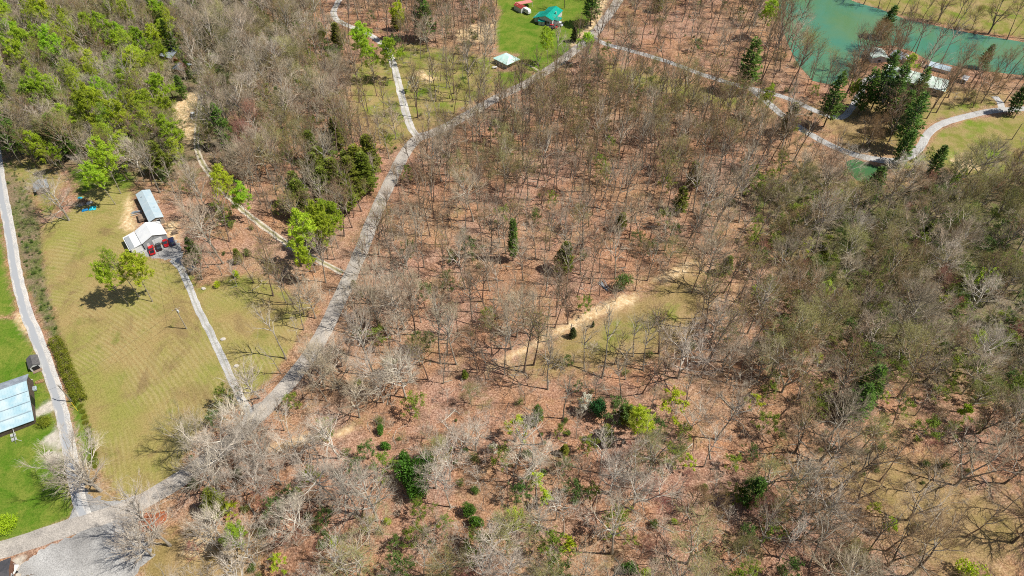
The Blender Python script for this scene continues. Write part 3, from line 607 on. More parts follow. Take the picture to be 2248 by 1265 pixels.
for p, s in [((680, 478), 1.1), ((668, 520), 1.1), ((725, 478), .95), ((675, 560), .8), ((702, 505), .9), ((486, 412), .8), ((526, 436), .8), ((784, 92), .95), ((812, 118), .95), ((855, 118), .9), ((870, 32), .9), ((1205, 92), .75), ((1292, 98), .75), ((1684, 30), .9), ((1680, 216), .7), ((1880, 200), .7),
             ((1998, 140), .6), ((1410, 918), .75), ((505, 1168), .75), ((1938, 792), .0), ((610, 1236), .5), ((1250, 1190), .55), ((1665, 640), .45), ((1662, 878), .5), ((2120, 372), .5), ((2165, 385), .5), ((785, 838), .3), ((505, 1115), .4), ((1960, 1150), .5), ((1925, 1110), .4),
             ((1700, 665), .3), ((1945, 870), .35), ((650, 1075), .45), ((1465, 690), .25), ((2150, 745), .5), ((2105, 790), .5), ((455, 210), .35), ((450, 240), .35), ((1460, 215), .4)]:
    if s > 0: put('spring' if s > .55 else 'spring_young', *p, 16 * s if s > .55 else 12 * s, s if s > .55 else s * 1.6)
put('spring_young', 1475, 905, 6, 1.4, adj='vivid yellow-green')
put('lime_bush', 520, 605, 1, 1.0); put('lime_bush', 478, 625, 1, .8); put('lime_bush', 735, 1190, 1, 1.1); put('lime_bush', 802, 1165, 1, .7); put('lime_bush', 2130, 1262, 1.5, 2.2); put('lime_bush', 1420, 1262, 1, 1.2)
# pines and other evergreens
for p, s, v in [((930, 42), 1.1, 0), ((612, 215), .75, 1), ((487, 285), .9, 2), ((500, 320), .8, 1), ((1645, 150), 1.15, 0), ((1828, 228), 1.1, 2), ((1952, 48), .95, 1), ((1905, 200), 1.05, 0), ((1935, 190), 1.1, 2), ((1962, 208), 1.15, 0), ((1985, 240), 1.1, 1), ((1996, 280), 1.05, 2), ((1990, 320), .9, 1), ((2010, 210), 1.0, 2),
                ((1922, 402), 1.05, 1), ((1300, 12), 1.0, 0), ((20, 300), 1.0, 2), ((95, 298), .9, 1), ((132, 305), .9, 0), ((12, 205), .8, 1), ((12, 245), .8, 1), ((-10, 275), .9, 2), ((2060, 350), .75, 1), ((2240, 215), .8, 1), ((1890, 880), .9, 1), ((1908, 850), .9, 0), ((1658, 1080), .75, 1), ((2170, 120), .7, 1),
                ((335, 15), .9, 0), ((345, 45), .8, 1), ((372, 90), .8, 2), ((395, 190), .6, 1), ((410, 150), .5, 1), ((420, 545), .65, 1), ((365, 45), .8, 0), ((1180, 905), .45, 1)]:
    put('pine', *p, 11 * s, s * 1.15, 'evergreen', v)
put('narrow_pine', 1126, 530, 10, 1.0, 'evergreen', adj='tall narrow')
for p, s in [((1262, 72), .9), ((700, 350), .9), ((760, 360), 1.0), ((785, 372), 1.1), ((810, 345), 1.0), ((735, 405), 1.1), ((715, 420), 1.0), ((770, 395), 1.1), ((685, 330), .8), ((740, 300), .8), ((650, 420), .9), ((660, 445), .9), ((800, 385), 1.0), ((755, 425), 1.0), ((1398, 525), .9), ((1455, 480), .9), ((1480, 510), .8),
             ((1430, 545), .8), ((640, 878), .9), ((680, 1040), .9), ((1258, 728), .55), ((1302, 712), .25), ((640, 1085), .9), ((720, 1180), .6), ((1655, 995), .6), ((1990, 432), .9), ((385, 1200), .0), ((1285, 715), .0), ((1245, 790), .7), ((915, 745), .95), ((2040, 340), .6), ((1735, 265), .8), ((1775, 258), .7), ((740, 85), .7), ((792, 85), .5),
             ((400, 270), .6), ((340, 330), .8), ((350, 355), .8), ((600, 90), .6), ((520, 560), .7), ((1270, 850), .5), ((1385, 900), 1.3), ((1362, 905), 1.1), ((970, 1150), .6), ((775, 620), .5), ((790, 645), .5), ((1020, 820), .5), ((1170, 925), .5), ((690, 370), 1.0), ((1370, 900), .8), ((1440, 940), .8), ((1500, 950), .8), ((1235, 1020), .6), ((1240, 985), .6),
             ((2160, 870), .9), ((2215, 840), .9), ((2235, 900), 1.0), ((1850, 500), .8), ((1810, 555), .9)]:
    if s > 0:
        k_ = 'olive_conifer' if p[1] < 450 and 620 < p[0] < 830 else 'cedar' if p in ((1262, 72), (1258, 728), (1302, 712), (1990, 432)) else R.choice(('feather', 'feather_dark', 'feather_dark', 'olive_conifer'))
        put(k_, *p, (8.5 if k_ == 'olive_conifer' and p[1] < 450 else 5.5) * s, s * (.72 if p[1] > 450 else 1.5) if k_ == 'olive_conifer' else s, 'evergreen')
put('bush', 1368, 625, 2, 1.6, 'evergreen', 1, adj='bushy olive-green')
put('holly', 1314, 898, 4, 1.0, 'evergreen', adj='rounded dark green')
for p, s in [((905, 1040), 1.25), ((885, 1005), 1.0), ((915, 1075), .9), ((935, 1020), .9), ((1045, 1140), .8), ((1030, 1120), .6), ((835, 940), .6), ((845, 975), .6), ((1385, 1245), .9)]:
    put('gloss', *p, 4 * s, s, 'evergreen')
for p, s in [((904, 186), 1.25), ((1083, 985), .75), ((1286, 888), 1.0), ((1280, 900), .7), ((712, 172), .5)]: put('dogwood', *p, 3.5 * s, s, 'tree', adj='white-flowering')
for p, s, v in [((1916, 510), .8, 0), ((1845, 652), .8, 1), ((2058, 628), .8, 1), ((2240, 715), .9, 0), ((1410, 1205), .8, 1), ((200, 132), .8, 3), ((150, 130), .7, 1), ((2040, 995), .8, 3), ((640, 1175), .9, 1), ((575, 1100), .8, 2), ((1430, 1075), .9, 1), ((1390, 995), .8, 1), ((1765, 590), .7, 1), ((2195, 915), .7, 2), ((300, 60), .8, 1), ((1100, 330), .7, 2), ((700, 1210), .8, 0)]:
    put('red', *p, 8 * s, s, 'budding')
for p, s, v in [((1960, 95), .8, 0), ((1935, 75), .85, 1), ((1975, 110), .7, 0), ((1925, 285), .8, 1), ((1905, 300), .8, 0), ((2190, 165), .8, 2), ((2175, 190), .8, 1), ((2150, 150), .7, 0), ((1740, 600), .7, 1), ((1720, 640), .7, 0), ((1530, 1090), .6, 1), ((1560, 1110), .6, 0), ((1190, 445), .6, 2), ((2100, 160), .6, 1)]:
    put('rust', *p, 11 * s, s, 'budding', v)
for p, s in [((560, 85), .9), ((610, 80), .8), ((650, 130), .8), ((1500, 240), .9), ((1520, 225), .9), ((1740, 720), 1.1), ((1790, 720), 1.0), ((1820, 690), 1.0), ((1270, 470), .7), ((1920, 950), .8), ((690, 145), .7), ((1030, 860), .5), ((1475, 545), .7), ((1600, 300), .8)]:
    put('broad_olive', *p, 13 * s, s, 'budding')
# individually recognisable bare trees: trunk bases in the photo
for p, s, k, v in [((222, 1078), 1.15, 'broad_pale', 1), ((204, 1066), 1.0, 'broad_pale', 5), ((350, 1182), 1.0, 'broad_pale', 6), ((600, 650), .9, 'slim_olive', 1), ((645, 668), .85, 'slim_olive', 0), ((374, 1198), 1.3, 'tall_pale', 0), ((512, 1042), 1.15, 'broad_pale', 1), ((480, 1075), 1.0, 'broad_pale', 3), ((548, 1010), 1.05, 'broad_pale', 6), ((575, 1000), .9, 'broad_pale', 0), ((335, 1220), .85, 'broad_pale', 4), ((548, 965), 1.0, 'broad_pale', 2), ((828, 1143), 1.15, 'broad_pale', 4), ((745, 1008), 1.05, 'broad_pale', 0),
                   ((668, 1170), .95, 'broad_pale', 2), ((958, 1072), .8, 'broad_pale', 3), ((935, 1095), .8, 'slim_grey', 0), ((1045, 990), .7, 'broad_pale', 1), ((152, 484), .95, 'broad_pale', 3), ((560, 1240), 1.0, 'broad_pale', 2), ((625, 945), .8, 'slim_grey', 2), ((575, 1080), .9, 'broad_pale', 3), ((585, 1040), .9, 'broad_pale', 1),
                   ((1800, 1012), 1.1, 'broad_grey', 1), ((1752, 1142), 1.1, 'broad_pale', 3), ((2098, 1066), 1.15, 'broad_grey', 3), ((1876, 1105), .8, 'broad_dark', 0), ((1992, 1142), .9, 'broad_grey', 1), ((1890, 1232), .9, 'slim_brown', 1), ((1945, 1210), .9, 'slim_brown', 3), ((1862, 1195), .8, 'slim_brown', 2), ((2222, 1192), 1.1, 'broad_dark', 1), ((1990, 1268), 1.1, 'broad_dark', 2),
                   ((1950, 1240), .9, 'broad_dark', 0), ((2204, 1062), 1.0, 'broad_dark', 1), ((2330, 1160), 1.2, 'broad_dark', 2), ((1545, 632), .95, 'broad_grey', 0), ((1535, 600), .85, 'slim_grey', 1), ((1558, 752), 1.0, 'broad_pale', 2), ((1590, 795), .95, 'broad_grey', 1), ((1488, 830), .95, 'broad_pale', 3), ((1445, 800), .7, 'slim_grey', 1), ((1410, 705), .3, 'young_grey', 1),
                   ((1716, 862), 1.1, 'broad_grey', 3), ((1690, 830), .9, 'broad_olive', 1), ((1950, 760), 1.1, 'broad_grey', 1), ((2030, 590), 1.1, 'broad_grey', 3), ((1350, 612), .95, 'slim_grey', 3), ((1292, 670), .9, 'slim_grey', 0), ((1225, 675), .85, 'slim_grey', 2), ((1226, 830), .7, 'young_grey', 0), ((1280, 835), .75, 'young_grey', 1), ((1340, 480), .9, 'slim_grey', 5),
                   ((1020, 600), .9, 'slim_grey', 1), ((1095, 660), .9, 'slim_grey', 2), ((1003, 800), 1.0, 'slim_grey', 3), ((982, 780), .95, 'slim_grey', 1), ((858, 775), .9, 'slim_grey', 0), ((905, 840), .95, 'broad_pale', 2), ((1240, 570), .9, 'slim_grey', 3), ((912, 680), .85, 'broad_grey', 0), ((628, 665), 1.0, 'slim_grey', 4), ((668, 690), .95, 'slim_grey', 2), ((715, 620), .95, 'slim_grey', 1), ((735, 570), .8, 'slim_grey', 0),
                   ((863, 277), .7, 'slim_grey', 2), ((1070, 0), .9, 'slim_brown', 2), ((1313, 95), .9, 'broad_dark', 0), ((1240, 18), .8, 'slim_brown', 1), ((2128, 38), .6, 'young_grey', 2), ((2095, 52), .95, 'slim_brown', 3), ((1928, 18), .9, 'slim_brown', 1), ((2010, 28), .9, 'slim_brown', 0), ((1985, 95), 1.0, 'slim_brown', 1), ((2000, 115), 1.0, 'slim_brown', 2), ((2008, 122), 1.05, 'slim_brown', 3), ((1975, 98), .9, 'slim_brown', 0),
                   ((2040, 215), .95, 'slim_brown', 2), ((2048, 238), 1.0, 'slim_brown', 1), ((2055, 248), 1.0, 'slim_brown', 3), ((2225, 260), .75, 'slim_brown', 1), ((2110, 232), .6, 'broad_dark', 1), ((2135, 237), .8, 'slim_brown', 0), ((2205, 225), .9, 'slim_brown', 1), ((2190, 208), .9, 'slim_brown', 2), ((1990, 378), .7, 'slim_brown', 2), ((770, 190), .8, 'slim_brown', 1), ((945, 196), .85, 'slim_grey', 0), ((980, 192), .85, 'slim_grey', 1), ((963, 205), .85, 'slim_grey', 4), ((1015, 173), .8, 'slim_grey', 2), ((1060, 175), .7, 'young_grey', 1), ((835, 315), .7, 'slim_grey', 1), ((1063, 148), .95, 'broad_grey', 0)]:
    put(k, *p, 0, s, 'budding' if 'olive' in k else 'bare', v)
HAND = [(d['x'], d['y']) for d in PLACED]

# random fill on a jittered candidate stream with zone-dependent spacing
OPEN = [wpoly(p) for p in (
    [(-260, 330), (0, 345), (60, 372), (150, 405), (300, 410), (425, 470), (440, 560), (430, 625), (480, 645), (570, 632), (640, 665), (680, 692), (650, 760), (600, 830), (530, 880), (440, 930), (395, 1000), (375, 1050), (320, 1090), (390, 1130), (440, 1230), (380, 1330), (-260, 1330)],
    [(1088, -60), (1335, -60), (1300, 85), (1190, 155), (1150, 190), (1095, 195), (1080, 120), (1092, 60)],
    [(2010, 330), (2040, 290), (2100, 262), (2400, 240), (2400, 400), (2200, 392), (2120, 388), (2060, 360)],
    [(1835, -80), (1900, 5), (2130, 60), (2400, 100), (2400, -150), (1835, -150)],
    [(1110, 812), (1250, 712), (1390, 648), (1520, 570), (1545, 580), (1500, 640), (1540, 655), (1500, 740), (1410, 790), (1300, 785), (1200, 800)],
    [(375, 250), (405, 205), (450, 200), (445, 320), (420, 330), (395, 290)], [(1930, 130), (2130, 170), (2130, 205), (1920, 165)])]
SPARSE = [wpoly(p) for p in ([(770, 140), (850, 95), (1085, 110), (1090, 200), (1010, 235), (930, 300), (850, 330), (790, 300)], [(1850, 1000), (2060, 1010), (2300, 1080), (2300, 1330), (1980, 1330), (1900, 1180)],
    [(1960, 175), (2130, 200), (2200, 230), (2050, 262), (1990, 300)], [(1960, 90), (2060, 115), (2400, 150), (2400, 225), (2060, 205), (1900, 170)], [(1300, 20), (1700, 60), (1700, 170), (1480, 140), (1310, 90)], [(560, 940), (900, 880), (1250, 860), (1250, 960), (900, 1000), (600, 1020)])]
DENSE = [wpoly(p) for p in ([(-400, -120), (760, -120), (740, 60), (770, 240), (860, 330), (760, 560), (600, 600), (420, 600), (380, 440), (300, 405), (0, 345), (-400, 340)], [(1640, 420), (1800, 370), (2000, 415), (2130, 395), (2500, 400), (2500, 900), (2150, 850), (1900, 800), (1790, 700), (1700, 600)],
    [(880, 300), (1300, 170), (1640, 230), (1800, 330), (1640, 440), (1300, 400), (1000, 400)])]
OPENP, SPARSEP, DENSEP = OPEN, SPARSE, DENSE
N_C = 90000; CR = np.random.default_rng(11)
cx = CR.uniform(-345, 345, N_C); cy = CR.uniform(22, 440, N_C); u_ = CR.random(N_C)
ok = (np.abs(cx) < cy * .80 + 85)
for P in OPEN: ok &= ~pip(P, cx, cy)
ok &= sdist(LAKE, cx, cy) < -1.0; ok &= sdist(POND, cx, cy) < -1.0
for nm, (pts, wd) in ROADS.items():
    D_ = dist_line(pts[::3], cx, cy, False); ok &= D_ > wd / 2 + (1.2 if nm.startswith('main') else 2.2)
    if nm.startswith(('curved', 'lake', 'gravel', 'rutted')):      # mown verge on the near side of the narrow lanes
        ok &= (D_ > wd / 2 + 2.0) & (dist_line(pts[::3] - np.array([0, 4.5]), cx, cy, False) > 5.0) & (dist_line(pts[::3] - np.array([0, 11.0]), cx, cy, False) > (4.0 if nm.startswith(('curved', 'gravel')) else 0))
space = np.full(N_C, 5.6)
thin = np.zeros(N_C, bool)
for nm, (pts, wd) in ROADS.items():
    for k_ in (4, 9, 14, 19):
        if nm.startswith(('main', 'curved', 'lake', 'gravel', 'rutted')): thin |= dist_line(pts[::3] - np.array([0, k_]), cx, cy, False) < (5.0 if k_ < 15 else 3.0)
    if nm.startswith(('curved', 'lake')):
        for k_ in (3, 8, 13, 18): ok &= ~((dist_line(pts[::3] - np.array([0, k_]), cx, cy, False) < 4.5) & (CR.random(N_C) < .8))
ok &= ~(thin & (CR.random(N_C) < (.86)))
for (a_, b_, r_) in ((1935, 125, 11), (1975, 130, 10), (2000, 170, 11), (2050, 185, 11), (2068, 155, 9), (380, 118, 14), (398, 145, 11), (430, 262, 9), (905, 1060, 8), (890, 1035, 7), (1314, 925, 7), (1126, 580, 7), (1920, 430, 8), (700, 560, 9), (680, 590, 8), (1900, 905, 7), (1475, 935, 6), (335, 1150, 9), (430, 545, 9), (1905, 385, 12), (1100, 150, 10), (88, 420, 8), (2120, 180, 8)):
    wx, wy = at0(a_, b_); ok &= ~((np.hypot(cx - wx, cy - (wy - 9)) < r_) & (CR.random(N_C) < .9))
for P in DENSE: space[pip(P, cx, cy)] = 4.6
for P in SPARSE: space[pip(P, cx, cy)] = 9.5
space[pip(wpoly([(1820, 1000), (1900, 960), (2060, 980), (2400, 1050), (2400, 1400), (1950, 1400), (1880, 1180)]), cx, cy)] = 15.0
space[pip(wpoly([(1250, 850), (1700, 850), (1900, 870), (1800, 1100), (1300, 980)]), cx, cy)] = 7.0
space[(cy < 150) & (space < 7)] = 5.0
grid = {}
def near_ok(x, y, s_):
    gx_, gy_ = int(x // 8), int(y // 8)
    for a in (-1, 0, 1):
        for b_ in (-1, 0, 1):
            for (qx, qy, qs) in grid.get((gx_ + a, gy_ + b_), ()):
                if (qx - x) ** 2 + (qy - y) ** 2 < ((s_ + qs) / 2) ** 2: return False
    return True
for (x, y) in HAND: grid.setdefault((int(x // 8), int(y // 8)), []).append((x, y, 4.0))
FILL = []
for i in np.nonzero(ok)[0]:
    s_ = space[i] * (0.72 + .45 * u_[i])
    if near_ok(cx[i], cy[i], s_): grid.setdefault((int(cx[i] // 8), int(cy[i] // 8)), []).append((cx[i], cy[i], s_)); FILL.append((cx[i], cy[i]))
def choose(table, r):
    t_ = sum(w_ for _, w_ in table); r *= t_
    for k_, w_ in table:
        r -= w_
        if r <= 0: return k_
    return table[-1][0]
for (x, y) in FILL:
    px, py = proj(x, y); r = R.random()
    if px > 1640 + (py < 380) * 2000 and py < 960: tb = [('broad_grey', 36), ('broad_olive', 18), ('broad_dark', 10), ('young_grey', 14), ('slim_olive', 14), ('red', 3), ('feather', 50), ('feather_dark', 34), ('spring_young', 4), ('olive_conifer', 2), ('rust', 5), ('broad_pale', 8)]
    elif px > 1740 and py > 930: tb = [('broad_dark', 20), ('slim_brown', 24), ('broad_grey', 14), ('slim_grey', 10), ('young_grey', 8), ('feather', 8), ('red', 4), ('broad_olive', 4)]
    elif py > 900: tb = [('broad_pale', 16), ('young_pale', 30), ('broad_grey', 9), ('slim_grey', 9), ('young_grey', 9), ('red', 3), ('broad_olive', 7), ('olive_conifer', 1), ('feather', 24), ('feather_dark', 12), ('spring_young', 5), ('tall_pale', 16)]
    elif py > 640 and px < 900: tb = [('broad_pale', 18), ('slim_grey', 30), ('young_pale', 18), ('broad_grey', 10), ('olive_conifer', 1), ('feather', 7)]
    elif px < 760 and py < 420: tb = [('slim_grey', 28), ('broad_grey', 28), ('slim_brown', 9), ('slim_olive', 12), ('broad_olive', 6), ('red', 3), ('olive_conifer', 1), ('feather', 13), ('feather_dark', 10), ('broad_pale', 7)]
    elif px > 1850 and py < 380: tb = [('slim_brown', 50), ('rust', 10), ('slim_grey', 10), ('broad_dark', 5), ('pine', 2)]
    elif py < 450: tb = [('slim_brown', 50), ('slim_grey', 18), ('slim_olive', 16), ('broad_grey', 4), ('broad_olive', 4), ('olive_conifer', .7), ('feather', 4), ('feather_dark', 3)]
    else: tb = [('slim_grey', 38), ('slim_brown', 36), ('slim_olive', 6), ('broad_grey', 4), ('young_pale', 8), ('young_grey', 6), ('olive_conifer', .7), ('feather', 5), ('feather_dark', 2)]
    k = choose([q for q in tb if q[0] in PROTO], r)
    cls = 'evergreen' if k in ('cedar', 'pine', 'gloss', 'feather', 'feather_dark', 'olive_conifer') else 'tree' if k == 'spring_young' else 'budding' if k in ('red', 'rust', 'broad_olive', 'slim_olive') else 'bare'
    s = min(1.2, max(.5, R.gauss(.88, .16))) * (.5 if k == 'gloss' else .75 if k == 'cedar' else .9 if k.startswith('broad') else 1)
    PLACED.append(dict(kind=k, var=R.randrange(len(PROTO[k])), x=x, y=y, s=s, rz=R.uniform(0, 6.28), cls=cls, adj=None, fill=True, tx=R.gauss(0, .05), ty=R.gauss(0, .05)))

# ---------------------------------------------------------------- labels that single out each tree
LM = [("the heart-shaped mulch bed", 335, 1150), ("the field's wooden utility pole", 410, 722), ("the white garage", 322, 530), ("the long mobile home", 330, 465), ("the pale blue barn roof", 35, 890), ("the parked white pickup", 425, 258),
      ("the gravel lane junction", 910, 300), ("the teal-roofed house", 1208, 50), ("the pale green-roofed pavilion", 1112, 140), ("the bright dirt patch", 1370, 665), ("the dirt track's lower end", 1080, 810), ("the round dark holly", 1315, 925), ("the yellow-green sapling", 1475, 940),
      ("the glossy evergreen clump", 905, 1075), ("the woodland dogwood", 1083, 1000), ("the tall narrow pine", 1126, 578), ("the small green pond", 1905, 380), ("the long lake house", 2010, 165), ("the small weathered shed", 87, 410), ("the open grey shed", 69, 805), ("the driveway mouth", 550, 910),
      ("the bushy green shrub", 1368, 640), ("the clearing's lower tip", 1300, 790), ("the curved lane's bend", 1985, 350), ("the rutted track's mouth", 700, 572), ("the field's tulip trees", 310, 655), ("the lane by the dogwood", 885, 210), ("the metal house in woods", 375, 130), ("the photo's lower right corner", 2230, 1250),
      ("the photo's bottom centre", 1124, 1250), ("the photo's right edge middle", 2230, 650), ("the photo's lower left corner", 20, 1250), ("the lake's narrow left arm", 1800, 180), ("the photo's top left corner", 15, 15), ("the lane branching point", 1650, 196), ("the grassy clearing", 1400, 730)]
LMW = [(n_, *at0(a, b_)) for n_, a, b_ in LM]
ORD = ['nearest', 'second', 'third', 'fourth', 'fifth', 'sixth', 'seventh', 'eighth', 'ninth', 'tenth', 'eleventh', 'twelfth', 'thirteenth', 'fourteenth', 'fifteenth', 'sixteenth', 'seventeenth', 'eighteenth', 'nineteenth', 'twentieth']
for a in ('twenty', 'thirty', 'forty', 'fifty', 'sixty'):
    for b_ in ['first', 'second', 'third', 'fourth', 'fifth', 'sixth', 'seventh', 'eighth', 'ninth']: ORD.append(a + '-' + b_)
DIRS = ['right', 'upper right', 'above', 'upper left', 'left', 'lower left', 'below', 'lower right']
def assign(items):
    """items: dicts with x, y, noun -> unique label by landmark, direction and rank"""
    by = {}
    for d in items:
        px, py = proj(d['x'], d['y']); best = min(LM, key=lambda q: math.hypot(q[1] - px, q[2] - py)); dx, dy = px - best[1], best[2] - py
        k = int(round(math.degrees(math.atan2(dy, dx)) / 45)) % 8; by.setdefault((d['noun'], best[0], DIRS[k]), []).append((math.hypot(dx, dy), d))
    for (noun, lm, dr), L in by.items():
        L.sort(key=lambda q: q[0])
        for i, (_, d) in enumerate(L):
            w_ = {'above': 'straight above', 'below': 'straight below'}.get(dr, dr)
            d['label'] = f"{noun}, {ORD[min(i, len(ORD) - 1)]} out from {lm}, {w_}"
NOUN = dict(spring_thin='thin-crowned spring-green tree', olive_conifer='broad olive-green conifer', tall_pale='tall pale bare tree', slim_brown='slender brown bare tree', slim_grey='slender grey bare tree', slim_olive='slender olive-budding tree', broad_pale='wide-crowned pale bare tree', broad_grey='wide-crowned grey bare tree', broad_dark='dark wide bare tree',
            broad_olive='wide olive-tinged budding tree', young_pale='small pale bare tree', young_grey='small grey bare tree', red='reddish budding tree', rust='rusty brown budding tree', spring='spring-green leafing tree', spring_young='young lime-green leafing tree',
            dogwood='white-flowering dogwood', pine='dark green pine', cedar='olive-green cedar', feather='feathery green understory tree', feather_dark='feathery dark green understory tree', narrow_pine='tall narrow pine', bush='bushy olive-green shrub', lime_bush='low lime-green bush', holly='rounded dark green holly', gloss='glossy broad-leaved evergreen')
NAME = dict(spring_thin='leafing_tree', olive_conifer='conifer_tree', dogwood='dogwood_tree', pine='pine_tree', narrow_pine='pine_tree', cedar='cedar_tree', bush='green_shrub', lime_bush='green_shrub', holly='holly_tree', gloss='broadleaf_evergreen', spring='leafing_tree', feather='understory_tree', feather_dark='understory_tree', spring_young='leafing_tree', red='budding_tree', rust='budding_tree', broad_olive='budding_tree', slim_olive='budding_tree')
GROUP = {'bare': 'bare trees in the wood', 'budding': 'budding trees in the wood', 'evergreen': 'evergreens in the wood', 'tree': 'leafing trees'}

def vis_size(d):
    px, py = proj(d['x'], d['y'], 10 * d['s']); dep = d['y'] * CP + CAM_H * SP
    hgt = {'young': 10, 'broad': 22}.get(d['kind'].split('_')[0], 20) * d['s']
    if px < -40 or px > 2288 or py < -60 or py > 1330: return 0
    return hgt / dep * (10 if not d.get('fill') else 1)
indiv, mass = [], {}
for cls in ('bare', 'budding', 'evergreen', 'tree'):
    L = sorted([d for d in PLACED if d['cls'] == cls], key=vis_size, reverse=True)
    L1 = [d for d in L if vis_size(d) > 0]; keep = L1[:300]; indiv += keep; kid = set(map(id, keep)); mass[cls] = [d for d in L if id(d) not in kid]
for d in indiv: d['noun'] = NOUN[d['kind']]
assign(indiv)
ROOTS = {}
for d in indiv:
    x, y = d['x'], d['y']; loc = (x, y, hz(x, y)); key = (d['kind'], d['var'])
    if key not in ROOTS:
        t_ = thing(NAME.get(d['kind'], 'bare_tree'), loc, d['rz'])
        tm, cm, _ = PROTO[d['kind']][d['var']]
        for nm, me in (('trunk', tm), ('crown', cm)):
            o = bpy.data.objects.new(nm, me); col.objects.link(o); o.parent = t_
        t_.scale = (d['s'],) * 3; ROOTS[key] = t_
    else: t_ = dup(ROOTS[key], loc, d['rz'], d['s'])
    t_.rotation_euler = (d.get('tx', 0), d.get('ty', 0), d['rz'])
    cat = 'shrub' if 'bush' in d['kind'] else 'tree'
    tag(t_, d['label'], cat, GROUP[d['cls']] if cat == 'tree' else 'green shrubs')

# mass of the remaining trees, and undergrowth: one object each, geometry-node instances
def mass_object(name, items, label):
    kinds = sorted({(d['kind'], d['var']) for d in items}); ix = {k: i for i, k in enumerate(kinds)}
    pc = bpy.data.collections.new(name + '_shapes')
    for i, k in enumerate(kinds):
        o = bpy.data.objects.new('%03d_shape_of_%s' % (i, name), PROTO[k[0]][k[1]][2]); pc.objects.link(o)
    n = len(items); me = bpy.data.meshes.new(name); X = np.array([d['x'] for d in items]); Y = np.array([d['y'] for d in items]); Z = height(X, Y)
    me.vertices.add(n); me.vertices.foreach_set('co', np.stack([X, Y, Z], 1).ravel()); me.update()
    a = me.attributes.new('pick', 'INT', 'POINT'); a.data.foreach_set('value', np.array([ix[(d['kind'], d['var'])] for d in items], dtype=np.int32))
    a = me.attributes.new('size', 'FLOAT', 'POINT'); a.data.foreach_set('value', np.array([d['s'] for d in items], dtype=np.float32))
    a = me.attributes.new('turn', 'FLOAT_VECTOR', 'POINT'); a.data.foreach_set('vector', np.array([(d.get('tx', 0), d.get('ty', 0), d['rz']) for d in items], dtype=np.float32).ravel())
    g = bpy.data.node_groups.new(name, 'GeometryNodeTree'); g.interface.new_socket('Geometry', in_out='INPUT', socket_type='NodeSocketGeometry'); g.interface.new_socket('Geometry', in_out='OUTPUT', socket_type='NodeSocketGeometry')
    n_ = g.nodes; l = g.links; gi = n_.new('NodeGroupInput'); go_ = n_.new('NodeGroupOutput'); ci = n_.new('GeometryNodeCollectionInfo'); ci.inputs[0].default_value = pc; ci.inputs[1].default_value = True; ci.inputs[2].default_value = True
    ip = n_.new('GeometryNodeInstanceOnPoints'); ip.inputs['Pick Instance'].default_value = True
    def na(nm, ty):
        q = n_.new('GeometryNodeInputNamedAttribute'); q.data_type = ty; q.inputs[0].default_value = nm; return [s_ for s_ in q.outputs if s_.enabled and s_.name == 'Attribute'][0]
    l.new(gi.outputs[0], ip.inputs['Points']); l.new(ci.outputs[0], ip.inputs['Instance']); l.new(na('pick', 'INT'), ip.inputs['Instance Index'])
    e2r = n_.new('FunctionNodeEulerToRotation'); l.new(na('turn', 'FLOAT_VECTOR'), e2r.inputs[0]); l.new(e2r.outputs[0], ip.inputs['Rotation']); l.new(na('size', 'FLOAT'), ip.inputs['Scale']); l.new(ip.outputs[0], go_.inputs[0])
    o = bpy.data.objects.new(name, me); col.objects.link(o); md = o.modifiers.new('scatter', 'NODES'); md.node_group = g; tag(o, label, kind='stuff'); return o
if mass['bare']: mass_object('bare_wood', mass['bare'], 'bare brown and grey wood filling the middle and far distance')
if mass['budding']: mass_object('budding_wood', mass['budding'], 'olive and rusty budding treetops among the bare wood')
if mass['evergreen']: mass_object('evergreen_wood', mass['evergreen'], 'scattered small evergreens of the wood')
if mass['tree']: mass_object('leafing_wood', mass['tree'], 'scattered leafing saplings of the wood')
U = []; N_U = 9000; ux = CR.uniform(-345, 345, N_U); uy = CR.uniform(22, 440, N_U); ur = CR.random(N_U); ok = (np.abs(ux) < uy * .80 + 60)
for P in OPEN: ok &= ~pip(P, ux, uy)
ok &= sdist(LAKE, ux, uy) < -.5; ok &= sdist(POND, ux, uy) < -.5
for nm, (pts, wd) in ROADS.items(): ok &= dist_line(pts[::3], ux, uy, False) > wd / 2 + 1.0
for i in np.nonzero(ok)[0]:
    px, py = proj(ux[i], uy[i]); right = px > 1640 and 380 < py < 1000; left = px < 760 and py < 450; cen = not right and not left and py < 900
    if cen and ur[i] > .6: continue
    if left and ur[i] > .8: continue
    r = R.random(); g_ = math.sin(ux[i] / 17 + 1.3) * math.sin(uy[i] / 13) > .1
    if right: tb = [('scrub', 55 if g_ else 25), ('brush_brown', 25), ('brush_pale', 18), ('bush', 12 if g_ else 3)]
    elif left: tb = [('scrub', 30 if g_ else 14), ('brush_brown', 40), ('brush_pale', 25), ('bush', 3)]
    elif cen: tb = [('scrub', 14 if g_ else 4), ('brush_brown', 60), ('brush_pale', 30), ('bush', 2)]
    else: tb = [('scrub', 20 if g_ else 6), ('brush_brown', 20), ('brush_pale', 42), ('bush', 20 if g_ else 5), ('lime_bush', 3 if g_ else .5)]
    k = choose(tb, r); U.append(dict(kind=k, var=R.randrange(len(PROTO[k])), x=ux[i], y=uy[i], s=R.uniform(.45, 1.15) * (.7 if k in ('bush', 'lime_bush') else 1), rz=R.uniform(0, 6.28)))
mass_object('undergrowth', U, 'twiggy and green undergrowth on the wood floor')
